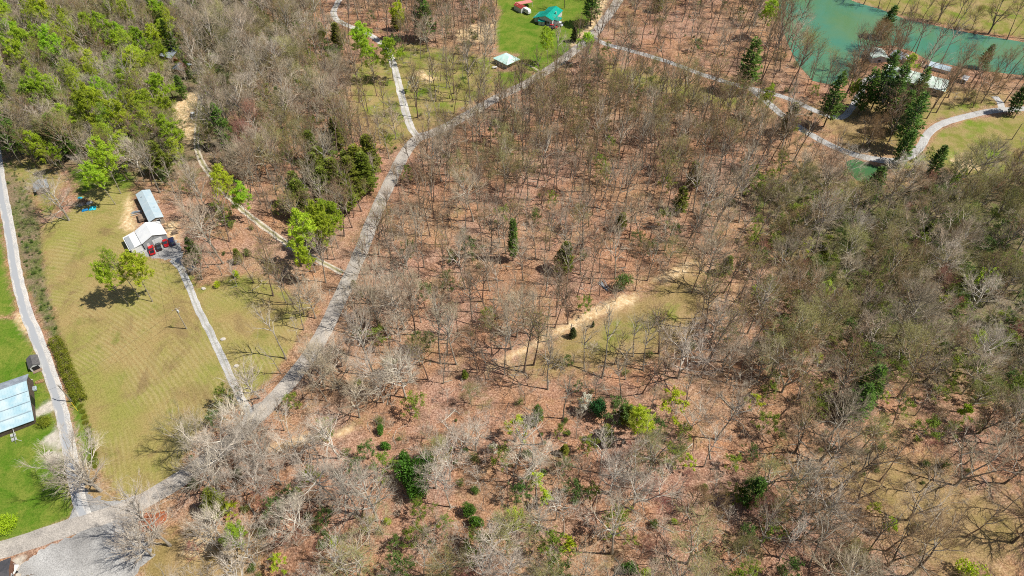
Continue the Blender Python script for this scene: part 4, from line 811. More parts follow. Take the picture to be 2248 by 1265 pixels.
def debris(rg_):
    T = MB()
    for k in range(3):
        p = rnd3(rg_) * .5; p.z = .08; d = Vector((rg_.gauss(0, 1), rg_.gauss(0, 1), 0)).normalized(); L = rg_.uniform(.8, 3.2); q = p + d * L * .5 + Vector((rg_.gauss(0, .1), rg_.gauss(0, .1), .08)); T.tube([p, q, p + d * L], [.07, .05, .02], 4)
        T.tube([q, q + Vector((rg_.gauss(0, .5), rg_.gauss(0, .5), .15))], [.035, .012], 3)
    return T, MB()
regc('debris', [debris(rg) for _ in range(6)], 'bark_pale', 'twig_pale'); regc('debris_dark', [debris(rg) for _ in range(4)], 'bark_brown', 'twig_brown')
DB = []; dx_ = CR.uniform(-300, 300, 9000); dy_ = CR.uniform(30, 400, 9000); ok = np.abs(dx_) < dy_ * .80 + 60
for P in OPEN: ok &= ~pip(P, dx_, dy_)
ok &= sdist(LAKE, dx_, dy_) < -1; ok &= sdist(POND, dx_, dy_) < -1
for nm, (pts, wd) in ROADS.items(): ok &= dist_line(pts[::3], dx_, dy_, False) > wd / 2 + 1.0
for i in np.nonzero(ok)[0]: k = 'debris' if R.random() < .6 else 'debris_dark'; DB.append(dict(kind=k, var=R.randrange(len(PROTO[k])), x=dx_[i], y=dy_[i], s=R.uniform(.5, 1.3), rz=R.uniform(0, 6.28)))
mass_object('fallen_branches', DB, 'fallen sticks and dead branches strewn over the leaf litter')
# rough weeds between the side road and the field
W = []; P = wpoly(ZONES['weeds'][0][0]); x0, y0 = P.min(0); x1, y1 = P.max(0); ux = CR.uniform(x0, x1, 2600); uy = CR.uniform(y0, y1, 2600); ok = sdist(P, ux, uy) > .6
for nm, (pts, wd) in ROADS.items(): ok &= dist_line(pts[::2], ux, uy, False) > wd / 2 + .6
for i in np.nonzero(ok)[0][:700]: k = choose([('scrub', 5), ('brush_brown', 3), ('bush', 3), ('brush_pale', 2)], R.random()); W.append(dict(kind=k, var=R.randrange(3), x=ux[i], y=uy[i], s=R.uniform(.15, .42), rz=R.uniform(0, 6)))
mass_object('roadside_weeds', W, 'rough green and brown weeds between side road and mown field')

# ---------------------------------------------------------------- buildings
def pm(name, c, r=.6, c2=None, ns=1.0, metal=0.0, spec=.3):
    if name not in M: M[name] = mat(name, c, r, col2=c2, nscale=ns, metal=metal, spec=spec)
    return M[name]
WHITE = pm('white_metal', (.78, .78, .76), .45, (.66, .67, .67), .4); WALLW = pm('white_siding', (.62, .62, .60), .7, (.5, .5, .48), .8)
GREYW = pm('grey_siding', (.33, .35, .36), .7, (.27, .29, .30), .6); TAN = pm('tan_skirting', (.40, .33, .26), .8, (.30, .24, .18), 1.5)
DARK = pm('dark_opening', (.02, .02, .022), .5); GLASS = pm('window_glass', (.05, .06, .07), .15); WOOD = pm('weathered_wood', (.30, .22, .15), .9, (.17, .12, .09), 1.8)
BLUE_R = pm('blue_grey_metal', (.36, .46, .52), .4, (.46, .53, .56), .5); BARN_R = pm('pale_blue_metal', (.30, .46, .52), .5, (.47, .56, .57), .35)
TEAL = pm('teal_metal', (.0, .30, .22), .45, (.01, .36, .27), .4); PALEG = pm('pale_green_metal', (.40, .68, .62), .5, (.60, .76, .70), .5)
SHING = pm('dark_shingles', (.13, .125, .12), .9, (.085, .08, .08), 2.0); LAKE_R = pm('mossy_white_roof', (.66, .70, .66), .6, (.38, .50, .40), .45)
REDR = pm('dull_red_metal', (.33, .05, .04), .5, (.24, .04, .03), .7); PINKR = pm('faded_red_metal', (.62, .24, .20), .5, (.5, .2, .17), .7)
GREYR = pm('grey_metal', (.34, .38, .42), .5, (.22, .25, .28), .6); CONC = pm('pale_concrete', (.55, .50, .43), .9, (.44, .40, .34), 1.0)

def gab_geo(wb, rb, x0, x1, wl, wr, zl, zw, zr, ov=.35, rib=.9, z0=-.7, dark=None):
    sl = (zr - zl) / wl if wl else 0; sr = (zr - zw) / wr if wr else 0
    prof = [(-wr, z0), (-wr, zw - .1), (0, zr - .16), (wl, zl - .1), (wl, z0)]
    a, b_ = x0 + ov, x1 - ov; n = 5
    wb.add([(a, y, z) for y, z in prof] + [(b_, y, z) for y, z in prof], [(4, 3, 2, 1, 0), (5, 6, 7, 8, 9)] + [(i, (i + 1) % n, (i + 1) % n + n, i + n) for i in range(n)])
    def shell(xa, xb, t0, t1, mi=0):
        o = [(wl + ov, zl - sl * ov + t1), (0, zr + t1), (-wr - ov, zw - sr * ov + t1), (-wr - ov, zw - sr * ov + t0), (0, zr + t0), (wl + ov, zl - sl * ov + t0)]
        rb.add([(xa, y, z) for y, z in o] + [(xb, y, z) for y, z in o], [(0, 1, 4, 5), (1, 2, 3, 4), (11, 10, 7, 6), (10, 9, 8, 7), (0, 6, 7, 1), (1, 7, 8, 2), (2, 8, 9, 3), (3, 9, 10, 4), (4, 10, 11, 5), (5, 11, 6, 0)], mi)
    shell(x0, x1, -.10, .0)
    if rib:
        x = x0 + .3
        while x < x1 - .1: shell(x - .03, x + .03, -.03, .05); x += rib

def building(name, label, p1, p2, zr, wl, wr, zl, zw, roofm, wallm, cat='house', ov=.35, rib=.9, extra=None):
    a = at(p1[0], p1[1], zr); b_ = at(p2[0], p2[1], zr); L = math.hypot(b_[0] - a[0], b_[1] - a[1]); rz = math.atan2(b_[1] - a[1], b_[0] - a[0])
    cx_, cy_ = (a[0] + b_[0]) / 2, (a[1] + b_[1]) / 2
    t = thing(name, (cx_, cy_, hz(cx_, cy_)), rz, label, cat); wb, rb = MB(), MB(); gab_geo(wb, rb, -L / 2, L / 2, wl, wr, zl, zw, zr, ov, rib)
    if extra: extra(wb, rb, L)
    wb.build('wall', wallm, t); rb.build('roof', roofm, t); return t, L
def part(t, name, m, *boxes, label=None):
    b_ = MB()
    for c_, d_ in boxes: b_.box(c_, d_)
    return b_.build(name, m, t, label)
def window(t, x, y, z, w_, h_, ax, fm=None):
    """window on an x-facing (ax='x') or y-facing wall"""
    f = MB(); g = MB(); s_ = (.09, w_ + .24, h_ + .24) if ax == 'x' else (w_ + .24, .09, h_ + .24); q = (.13, w_, h_) if ax == 'x' else (w_, .13, h_)
    f.box((x, y, z), s_); fo = f.build('window', fm or WHITE, t); g.box((x, y, z), q); g.build('pane', GLASS, fo)

# mobile home
t, L = building('mobile_home', 'long narrow mobile home with white and blue-grey metal roof behind the garage', (311, 417), (341.5, 479), 3.9, 2.4, 2.4, 3.1, 3.1, BLUE_R, TAN, 'mobile home', rib=0)
window(t, L / 2 - .33, .6, 1.9, 1.1, 1.2, 'x'); window(t, -L / 4, -2.42, 1.8, 1.2, 1.0, 'y'); window(t, L / 4, -2.42, 1.8, 1.2, 1.0, 'y'); window(t, 0, 2.42, 1.8, 1.4, 1.0, 'y')
part(t, 'door', WHITE, ((L * .12, -2.43, 1.3), (.95, .1, 2.0)))
part(t, 'vent_pipe', GREYR, ((-L * .3, -1.2, 3.8), (.2, .2, .6)), ((L * .15, 1.3, 3.75), (.15, .15, .5)))
# garage with lean-to
def lean(wb, rb, L):
    wb.box((0.25, -6.7, 1.2), (L - 1.1, 4.2, 3.0))
    q = [(-L / 2, -4.75, 3.02), (-L / 2 + 0, -9.2, 2.25), (L / 2 - .2, -9.2, 2.25), (L / 2 - .2, -4.75, 3.02)]
    rb.add(q + [(a, b_, c_ + .09) for a, b_, c_ in q], [(0, 1, 2, 3)[::-1], (4, 5, 6, 7), (0, 1, 5, 4), (1, 2, 6, 5), (2, 3, 7, 6), (3, 0, 4, 7)])
t, L = building('garage', 'white-roofed garage with grey gable front and a lean-to beside the parked cars', (318, 488), (334.5, 517), 5.0, 4.3, 4.3, 3.2, 3.2, WHITE, GREYW, 'garage', ov=.3, rib=0, extra=lean)
part(t, 'garage_door', WHITE, ((L / 2 - .28, .7, 1.35), (.1, 3.4, 2.6)), ); part(t, 'lean_to_door', WHITE, ((L / 2 - .28, -6.7, 1.1), (.1, 3.6, 2.2)))
part(t, 'side_door', WALLW, ((L / 2 - .28, -2.7, 1.05), (.1, .95, 2.1)))
# barn
t, L = building('barn', 'large barn with a pale blue metal roof and shade-darkened far slope at the left edge', (-66, 880), (57, 835), 5.6, 3.6, 13.0, 4.3, 2.3, BARN_R, pm('barn_wood_eave_shade', (.12, .09, .07), .9, (.07, .05, .04), 1.5), 'barn', rib=.75)  # wall wood darkened: shade under the eave is put into its colour
dk = MB(); sl = (5.6 - 4.3) / 3.6; q = [(-L / 2, .02, 5.66), (L / 2, .02, 5.66), (L / 2, 3.97, 5.66 - sl * 3.95), (-L / 2, 3.97, 5.66 - sl * 3.95)]  # dark grey overlay paints the shade of the slope turned away
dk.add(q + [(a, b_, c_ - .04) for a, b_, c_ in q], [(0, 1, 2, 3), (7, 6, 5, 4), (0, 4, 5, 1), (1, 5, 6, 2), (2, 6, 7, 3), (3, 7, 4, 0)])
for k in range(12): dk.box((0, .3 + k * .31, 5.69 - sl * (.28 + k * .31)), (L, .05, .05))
dk.build('rear_roof_shaded', GREYR, t, 'corrugated far slope, dark grey standing in for its shade')
part(t, 'seam', GREYR, *[((0, -y, 5.6 - (2.7 / 13) * y + .07), (L, .10, .05)) for y in (3.6, 7.2, 10.4)])
part(t, 'barn_door', DARK, ((L / 2 - .33, -5, 1.4), (.1, 3.0, 2.8)))
# open grey shed on the lawn
t, L = building('garden_shed', 'small open-fronted grey-shingled shed standing on the bright lawn', (65.5, 779), (72, 801), 3.0, 1.5, 1.5, 2.1, 2.1, SHING, WALLW, 'shed', ov=.2, rib=0)
part(t, 'opening_shade', DARK, ((L / 2 - .19, 0, .95), (.06, 2.0, 1.7)))  # near-black panel standing in for the shade inside the open front
part(t, 'plank_floor', WOOD, ((L / 2 + .4, 0, .08), (1.1, 2.6, .16)))
# weathered shed upper left
t, L = building('old_shed', 'small weathered shed with pale metal roof under a bare tree', (83.5, 394), (89, 412), 3.2, 2.3, 2.3, 2.2, 2.2, GREYR, WOOD, 'shed', rib=.7)
part(t, 'door', DARK, ((L / 2 - .33, .2, 1.0), (.07, 1.2, 1.9)))
# teal house
def wing(wb, rb, L): gab_geo(wb, rb, -1.0, L / 2, 4.06, 7.6, 3.56, 2.3, 5.03, .35, .9)
t, L = building('teal_roofed_house', 'white house with a bright teal metal roof on the green lawn', (1221, 11.5), (1197.5, 37), 5.0, 4.0, 4.0, 3.58, 3.58, TEAL, WALLW, rib=.9, extra=None)
wb, rb = MB(), MB(); gab_geo(wb, rb, -1.5, L / 2 + .01, 1.0, 7.4, 4.66, 2.35, 5.015, .3, .9); wb.v = [(x, min(y, -3.9) if y > -4 else y, z - .05) for x, y, z in wb.v]
rb.build('wing_roof', TEAL, t); part(t, 'wing_wall', WALLW, ((L / 4 - 1.1, -5.6, 1.0), (L / 2 - .6, 3.3, 2.9)))
part(t, 'porch_roof', TEAL, ((L * .18, 5.6, 2.9), (4.2, 3.2, .12))); part(t, 'porch_post', WHITE, ((L * .18 - 1.9, 7.0, 1.3), (.15, .15, 3.2)), ((L * .18 + 1.9, 7.0, 1.3), (.15, .15, 3.2)))
window(t, L / 2 - .33, 1.6, 1.6, 1.2, 1.2, 'x'); window(t, L / 2 - .33, -1.4, 1.6, 1.2, 1.2, 'x'); window(t, L / 4, -7.28, 1.3, 1.4, 1.1, 'y'); window(t, -L / 4, -4.02, 1.6, 1.4, 1.1, 'y')
part(t, 'door', DARK, ((L / 2 - .3, .2, 1.05), (.1, 1.0, 2.1))); part(t, 'chimney', CONC, ((0, 3.0, 3.6), (.5, .5, 3.4)))
t, L = building('pump_shed', 'small white shed with teal roof just below the teal-roofed house', (1183, 40.5), (1198, 42.5), 2.9, 1.6, 1.6, 2.3, 2.3, TEAL, WALLW, 'shed', ov=.25, rib=.8)
part(t, 'door', GREYW, ((0, -1.63, .9), (.9, .08, 1.9)))
# pavilion with hip roof
C4 = [at(1081.5, 127.5, 2.7), at(1113, 143.5, 2.7), at(1142, 130, 2.7), at(1111, 115.5, 2.7)]
cx_ = sum(q[0] for q in C4) / 4; cy_ = sum(q[1] for q in C4) / 4; gz = hz(cx_, cy_)
t = thing('pavilion', (cx_, cy_, gz), 0, 'open pavilion with a pale green hipped metal roof at the lawn edge', 'pavilion')
rb = MB(); e = [(q[0] - cx_, q[1] - cy_, 2.7) for q in C4]; r1 = ((e[0][0] + e[3][0]) / 2 * .35, (e[0][1] + e[3][1]) / 2 * .35, 4.6); r2 = ((e[1][0] + e[2][0]) / 2 * .35, (e[1][1] + e[2][1]) / 2 * .35, 4.6)
rb.add(e + [r1, r2] + [(a, b_, 2.55) for a, b_, c_ in e], [(0, 1, 5, 4), (1, 2, 5), (2, 3, 4, 5), (3, 0, 4), (0, 6, 7, 1), (1, 7, 8, 2), (2, 8, 9, 3), (3, 9, 6, 0), (9, 8, 7, 6)]); rb.build('roof', PALEG, t)
for a, b_, c_ in e: q = MB(); q.tube([(a * .9, b_ * .9, -.5), (a * .9, b_ * .9, 2.6)], [.09, .09], 6); q.build('post', WOOD, t)
q = MB(); d_ = Vector((e[1][0] - e[0][0], e[1][1] - e[0][1], 0)); mid_ = (Vector(e[0]) + Vector(e[1])) / 2 * .88; q.box((mid_.x, mid_.y, 1.1), (d_.length * .84, .12, 2.6), math.atan2(d_.y, d_.x)); q.build('back_wall', GREYW, t)
q = MB(); q.box((0, 0, .02), (6.2, 6.2, .2), math.atan2(d_.y, d_.x)); q.build('floor_slab', CONC, t)
x, y, z = at(1086, 151); t = thing('propane_tank', (x, y, z), .2, 'white propane tank on the grass beside the pavilion', 'tank')
q = MB(); q.tube([(-1.3, 0, .75), (-1.15, 0, .75), (1.15, 0, .75), (1.3, 0, .75)], [.15, .48, .48, .15], 12); q.build('tank', WHITE, t)
for s_ in (-.7, .7): part(t, 'leg', CONC, ((s_, 0, .12), (.25, .8, .5)))
for i, (px, py) in enumerate(((1135, 139), (1124, 143))):
    x, y, z = at(px, py); t = thing('picnic_table', (x, y, z), -.6, ['wooden picnic table right of the pavilion', 'wooden picnic table in front of the pavilion'][i], 'table', 'picnic tables by the pavilion')
    part(t, 'tabletop', WOOD, ((0, 0, .74), (1.9, .75, .06))); part(t, 'bench', WOOD, ((0, .68, .44), (1.9, .28, .05)), ((0, -.68, .44), (1.9, .28, .05))); part(t, 'leg', WOOD, ((-.7, 0, .36), (.08, 1.3, .7)), ((.7, 0, .36), (.08, 1.3, .7)))
# red-roofed shed, canopy, camper
t, L = building('red_roofed_shed', 'narrow white shed with a dull red roof at the top of the lawn', (1133, 5.5), (1150, 15), 3.3, 1.8, 1.8, 2.7, 2.7, REDR, WALLW, 'shed', ov=.2, rib=.8)
part(t, 'door', DARK, ((0, 1.83, 1.0), (2.0, .08, 2.0)))
a = at(1139, 8, 2.8); b_ = at(1161, 2.5, 2.8); x, y = (a[0] + b_[0]) / 2, (a[1] + b_[1]) / 2
t = thing('carport', (x, y, hz(x, y)), math.atan2(b_[1] - a[1], b_[0] - a[0]), 'open carport with a faded pinkish red roof by the top edge', 'carport'); part(t, 'roof', PINKR, ((0, 0, 2.8), (9.5, 3.6, .1)))
for sx in (-4.5, 4.5):
    for sy in (-1.6, 1.6): part(t, 'post', WHITE, ((sx, sy, 1.2), (.12, .12, 3.1)))

# ---- vehicles
def loft(b_, secs, mi=0):
    vs_ = []
    for (x, z0, z1, hw, tw) in secs:
        zm = z0 + (z1 - z0) * .45; vs_ += [(x, -hw * .94, z0), (x, -hw, zm), (x, -hw * tw, z1), (x, hw * tw, z1), (x, hw, zm), (x, hw * .94, z0)]
    n = 6; fs = [tuple(range(n))[::-1], tuple((len(secs) - 1) * n + k for k in range(n))]
    for i in range(len(secs) - 1): fs += [(i * n + k, i * n + (k + 1) % n, (i + 1) * n + (k + 1) % n, (i + 1) * n + k) for k in range(n)]
    b_.add(vs_, fs, mi)
RUB = pm('tyre_rubber', (.02, .02, .02), .8); CHR = pm('bright_trim', (.6, .6, .6), .25, metal=.8); TLR = pm('tail_lamp_red', (.4, .01, .01), .3)
VB = {'sedan': ([(-2.3, .45, .75, .78, .9), (-2.2, .3, .95, .86, .9), (-1.2, .28, 1.0, .9, .9), (.9, .28, .95, .9, .9), (2.0, .3, .80, .86, .88), (2.3, .42, .65, .74, .9)], [(-1.75, .95, 1.0, .74, .9), (-1.1, .95, 1.36, .76, .82), (.2, .95, 1.42, .76, .82), (1.15, .92, .97, .76, .9)], (-1.0, .15)),
      'suv': ([(-2.3, .5, .95, .86, .95), (-2.2, .35, 1.1, .93, .93), (1.0, .35, 1.1, .95, .93), (2.1, .38, .98, .92, .9), (2.35, .5, .75, .8, .9)], [(-2.2, 1.08, 1.2, .82, .92), (-1.9, 1.08, 1.70, .82, .85), (.4, 1.08, 1.72, .82, .85), (1.25, 1.05, 1.12, .82, .9)], (-1.8, .35)),
      'pickup': ([(-2.8, .5, .95, .93, .97), (-2.75, .42, 1.05, .97, .97), (-.75, .42, 1.08, .97, .97), (.9, .42, 1.1, .97, .95), (2.4, .42, 1.02, .95, .9), (2.75, .55, .8, .82, .9)], [(-.75, 1.06, 1.15, .84, .92), (-.6, 1.06, 1.78, .84, .86), (.55, 1.06, 1.80, .84, .86), (1.35, 1.05, 1.14, .84, .9)], (-.55, .5)),
      'van': ([(-2.8, .45, 2.0, .98, .9), (-2.6, .4, 2.3, 1.0, .88), (1.6, .4, 2.25, 1.0, .88), (2.1, .42, 1.4, .98, .9), (2.8, .5, 1.0, .9, .9)], [(1.5, 1.45, 1.5, .9, .9), (1.55, 1.4, 2.1, .93, .86), (1.75, 1.38, 2.05, .93, .86), (2.35, 1.2, 1.26, .9, .9)], None)}
def vehicle(kind, px, py, tgt, colr, label, name='parked_car', cat='car', s=1.0, group=None):
    x, y, z = at(px, py); tx, ty, _ = at(*tgt); rz = math.atan2(ty - y, tx - x); t = thing(name, (x, y, z), rz, label, cat, group); t.scale = (s, s, s)
    body = pm('paint_%d_%d_%d' % tuple(int(100 * q) for q in colr), colr, .3, spec=.5); bs, cs, rf = VB[kind]
    b_ = MB(); loft(b_, bs); bo = b_.build('body', body, t)
    g = MB(); loft(g, cs); g.build('windows', GLASS, t)
    if rf:
        x0, x1 = rf; zt = max(q[2] for q in cs); r_ = MB(); r_.box(((x0 + x1) / 2, 0, zt + .01), (x1 - x0, 1.30, .05)); r_.build('roof_panel', body, t)
    if kind == 'pickup': part(t, 'truck_bed', DARK, ((-1.75, 0, 1.06), (1.75, 1.5, .05)))
    xa = .62 * bs[-1][0]
    for sx in (-xa, xa):
        for sy in (-.82, .82): w_ = MB(); w_.tube([(sx, sy - .12, .34), (sx, sy + .12, .34)], [.34, .34], 12); wo = w_.build('wheel', RUB, t); k = MB(); k.tube([(sx, sy - .13, .34), (sx, sy + .13, .34)], [.18, .18], 8); k.build('rim', CHR, wo)
    for sy in (-.6, .6):
        part(t, 'headlight', CHR, ((bs[-1][0] - .08, sy, bs[-1][2] - .02), (.16, .3, .12))); part(t, 'tail_light', TLR, ((bs[0][0] + .03, sy, bs[0][2] + .02), (.1, .22, .16)))
    if group: pass
    return t
G1 = 'vehicles parked by the garage'
vehicle('pickup', 334, 551, (325, 525), (.55, .012, .015), 'bright red pickup truck, leftmost vehicle in front of the garage', 'pickup_truck', 'pickup truck', 1.0, G1)
vehicle('sedan', 349, 544, (340, 519), (.018, .019, .022), 'black car second from left, parked before the garage door', group=G1)
vehicle('sedan', 364.5, 535.5, (374, 560), (.50, .01, .012), 'red car parked between the black car and the dark blue car', group=G1)
vehicle('suv', 379, 533, (370, 509), (.015, .02, .06), 'dark navy blue car, rightmost vehicle beside the garage', group=G1)
vehicle('pickup', 425, 256, (421, 235), (.75, .75, .75), 'white pickup truck parked beside the two-rut track in the wood clearing', 'pickup_truck', 'pickup truck')
vehicle('van', 1225, 56, (1250, 64), (.72, .74, .76), 'white van parked in front of the teal-roofed house', 'parked_van', 'van')
vehicle('suv', 1214.5, 61.5, (1240, 66), (.36, .03, .03), 'dull red car parked left of the white van', )
vehicle('suv', 1205, 65, (1190, 64), (.07, .05, .05), 'dark car with a white front left of the red car', )
x, y, z = at(1155, 28); t = thing('camper', (x, y, z), -.9, 'rounded white camper trailer beside the red-roofed shed', 'camper'); q = MB(); loft(q, [(-3.2, .6, 2.0, 1.05, .85), (-2.9, .5, 2.7, 1.15, .85), (2.6, .5, 2.7, 1.15, .85), (3.2, .7, 1.9, 1.05, .85)]); q.build('body', WHITE, t)
window(t, 0, -1.17, 1.7, 1.2, .5, 'y'); part(t, 'door', WALLW, ((1.6, -1.17, 1.4), (.7, .07, 1.7)))
for sy in (-1, 1): q = MB(); q.tube([(0, sy - .1, .35), (0, sy + .1, .35)], [.35, .35], 10); q.build('wheel', RUB, t)

# lake buildings
t, L = building('lake_house', 'long low house with a mossy white roof above the lake shore', (1946, 149), (2084, 180), 5.4, 5.0, 5.6, 3.6, 3.4, LAKE_R, TAN, rib=0)
for k in (-.35, -.12, .12, .35): window(t, L * k, -5.62, 1.6, 1.6, 1.2, 'y')
part(t, 'door', WHITE, ((0, -5.62, 1.0), (1.0, .09, 2.1))); part(t, 'chimney', TAN, ((L * .2, .8, 5.4), (1.0, .8, 1.6)))
t, L = building('boat_house', 'white-roofed building with cluttered decks at the water left of the lake house', (1921, 104), (1936, 122), 4.2, 4.2, 3.6, 3.0, 3.0, LAKE_R, WALLW, 'boathouse', rib=0)
window(t, L / 2 - .33, 0, 1.5, 1.4, 1.1, 'x')
t, L = building('lake_cabin', 'low cabin with grey and rust roof beside the lake', (1962, 112), (1990, 120), 3.8, 3.2, 3.6, 2.8, 2.8, GREYR, WOOD, 'cabin', rib=.8)
part(t, 'porch_roof', WHITE, ((L / 2 + 1.3, 0, 2.9), (2.8, 4.2, .1))); window(t, 0, -3.62, 1.5, 1.3, 1.0, 'y')
t, L = building('dock_shelter', 'long shelter with a blue-grey roof at the water above the lake house', (2042, 137), (2090, 149), 3.0, 2.2, 2.4, 2.4, 2.4, BLUE_R, WALLW, 'shelter', rib=.9)
part(t, 'deck', WOOD, ((-L / 2 - 1.6, 0, .5), (3.4, 3.6, .2))); part(t, 'railing', WHITE, ((-L / 2 - 3.2, 0, 1.1), (.08, 3.6, .9)))
t, L = building('small_white_shed', 'small white-roofed shed right of the long lake house', (2115, 166), (2128, 170), 2.9, 2.2, 2.2, 2.3, 2.3, WHITE, WALLW, 'shed', rib=0); part(t, 'door', DARK, ((0, -2.23, 1.0), (1, .08, 1.9)))
# houses in the left wood
t, L = building('metal_roofed_house', 'grey metal-roofed house with a rusty deck deep in the left wood', (366, 101), (392, 108), 5.2, 3.0, 6.0, 4.2, 3.4, GREYR, WOOD, rib=.8)
part(t, 'deck', WOOD, ((L / 2 + 1.6, -2.0, 1.6), (3.4, 6.0, .2))); part(t, 'railing', pm('rusty_rail', (.42, .16, .05), .8), ((L / 2 + 3.3, -2, 2.2), (.1, 6, 1.0)), ((L / 2 + 1.6, -5, 2.2), (3.4, .1, 1.0))); window(t, L / 2 - .33, -1, 1.8, 1.2, 1.1, 'x')
t, L = building('wood_shed', 'pale grey-roofed shed below the metal-roofed house in the wood', (387, 139), (413, 144), 3.4, 2.6, 3.4, 2.7, 2.5, GREYR, WOOD, 'shed', rib=.8); part(t, 'door', DARK, ((0, -3.42, 1.0), (1.6, .08, 1.9)))
t, L = building('dark_shed', 'tiny dark flat-roofed shed beside the pine near the driveway top', (412, 592), (426, 583), 2.2, 1.3, 1.3, 1.9, 1.9, pm('dark_blue_metal', (.035, .05, .07), .4), WOOD, 'shed', ov=.15, rib=0); part(t, 'door', WOOD, ((L / 2 - .14, 0, .9), (.06, .8, 1.6)))
# corner building and trailer
t, L = building('corner_building', 'dark-roofed building cut by the lower left corner', (-80, 1286), (18, 1249), 4.2, 3.2, 4.6, 3.4, 3.1, pm('charcoal_roof', (.085, .08, .085), .6, (.06, .06, .065), 1.2), pm('brown_siding', (.20, .10, .06), .8, (.13, .07, .05), 1.5), rib=.45); window(t, L / 2 - .33, -1, 1.6, 1.2, 1.1, 'x')
x, y, z = at(31, 1256); t = thing('utility_trailer', (x, y, z), 1.45, 'small white trailer with a blue load next to the corner building', 'trailer'); part(t, 'body', WHITE, ((0, 0, .7), (3.2, 1.7, .12)), ((0, .82, 1.0), (3.2, .08, .6)), ((0, -.82, 1.0), (3.2, .08, .6)), ((1.58, 0, 1.0), (.08, 1.6, .6)))
q = MB(); q.box((-.2, .15, 1.0), (1.3, .8, .5), .3, 0, .7); q.build('blue_load', pm('blue_tarp', (.01, .15, .42), .5), t)
for sy in (-.9, .9): q = MB(); q.tube([(0, sy - .1, .32), (0, sy + .1, .32)], [.32, .32], 10); q.build('wheel', RUB, t)

# utility poles and cables
def pole(px, py, H, rz, label, tr=True, arm=True):
    x, y, z = at(px, py); t = thing('utility_pole', (x, y, z), rz, label, 'utility pole'); q = MB(); q.tube([(0, 0, -.4), (0, 0, H)], [.20, .12], 8); q.build('pole', M['bark_grey'], t)
    if arm:
        part(t, 'crossarm', WOOD, ((0, .16, H - .6), (2.4, .12, .14)))
        for s_ in (-1.1, .35, 1.1): q = MB(); q.tube([(s_, .16, H - .53), (s_, .16, H - .25)], [.07, .05], 6); q.build('insulator', WHITE, t)
    if tr: q = MB(); q.tube([(.35, -.1, H - 2.0), (.35, -.1, H - 1.9), (.35, -.1, H - 1.0), (.35, -.1, H - .9)], [.2, .28, .28, .2], 12); q.build('transformer', pm('transformer_grey', (.55, .57, .58), .5), t)
    return (x, y, z + H - .4)
A = pole(410, 722, 10.5, .5, 'tall wooden utility pole with crossarm and transformer in the mown field')
Bp = pole(158.5, 882, 9.0, -.4, 'leaning-looking utility pole beside the side road and the hedge', False)
Cp = pole(2221, 307, 8.5, .2, 'lone thin utility pole in the right-hand field', False, False)
Dp = pole(100, 1290, 9.0, .3, 'utility pole beyond the lower left corner', False)
def cable(p, q, sag, label, name='power_cable'):
    b_ = MB(); pts = [(p[0] + (q[0] - p[0]) * k / 14, p[1] + (q[1] - p[1]) * k / 14, p[2] + (q[2] - p[2]) * k / 14 - sag * 4 * (k / 14) * (1 - k / 14)) for k in range(15)]
    b_.tube(pts, [.028] * 15, 4); o = b_.build(name, pm('cable_black', (.03, .03, .03), .6)); tag(o, label, 'cable')
cable(A, Bp, 1.4, 'thin dark cable sagging across the mown field between the two poles')
g_ = at(335, 515, 4.4); cable(A, g_, .5, 'thin cable from the field pole to the white garage')
ba = at(60, 870, 4.5); cable(Bp, ba, .4, 'thin cable from the roadside pole to the pale blue barn')
x, y, z = at(170.5, 902); b_ = MB(); b_.tube([(x, y, z), (x + (Bp[0] - x) * .35, y + (Bp[1] - y) * .35, z + (Bp[2] - z) * .35)], [.06, .06], 6, 0); b_.tube([(x + (Bp[0] - x) * .35, y + (Bp[1] - y) * .35, z + (Bp[2] - z) * .35), tuple(Vector(Bp) - Vector((0, 0, .8)))], [.025, .025], 4, 1)
o = b_.build('guy_wire', [pm('yellow_guard', (.7, .5, .03), .5), CHR]); tag(o, 'guy wire with a yellow guard beside the roadside pole', 'wire')

# hedge and garden plants
rg = random.Random(31)
hp = spline([at(*p)[:2] for p in [(124, 752), (138, 780), (150, 815), (165, 850), (180, 884)]], .5); t = thing('hedge', (hp[0][0], hp[0][1], hz(*hp[0])), 0, 'thick yellow-green arborvitae hedge between side road and mown field', 'hedge')
K, T = MB(), MB(); o0 = Vector((hp[0][0], hp[0][1], hz(*hp[0])))
for i, p in enumerate(hp):
    w_ = 1.7 + .3 * math.sin(i * 1.9); n_ = Vector((-(hp[min(i + 1, len(hp) - 1)] - hp[max(i - 1, 0)])[1], (hp[min(i + 1, len(hp) - 1)] - hp[max(i - 1, 0)])[0], 0)).normalized(); gz = hz(*p)
    if i % 4 == 0: T.tube([Vector((p[0], p[1], gz)) - o0, Vector((p[0], p[1], gz + 2)) - o0], [.1, .05], 5)
    for _ in range(150):
        a = rg.uniform(0, math.pi); f_ = rg.uniform(.8, 1.06); hh = 2.6 + .5 * math.sin(i * .9); o = Vector((p[0], p[1], gz)) - o0 + n_ * math.copysign(abs(math.cos(a)) ** .7, math.cos(a)) * w_ * f_ + Vector((rg.gauss(0, .3), rg.gauss(0, .3), abs(math.sin(a)) ** .7 * hh * f_))
        a_ = (Vector((0, 0, 1)) + rnd3(rg) * .6).normalized() * .17; c_ = a_.cross(rnd3(rg)).normalized() * .10; K.add([tuple(o - a_), tuple(o + c_), tuple(o + a_), tuple(o - c_)], [(0, 1, 2, 3)])
T.build('stems', M['bark_brown'], t); K.build('crown', M['leaf_arbor'], t)
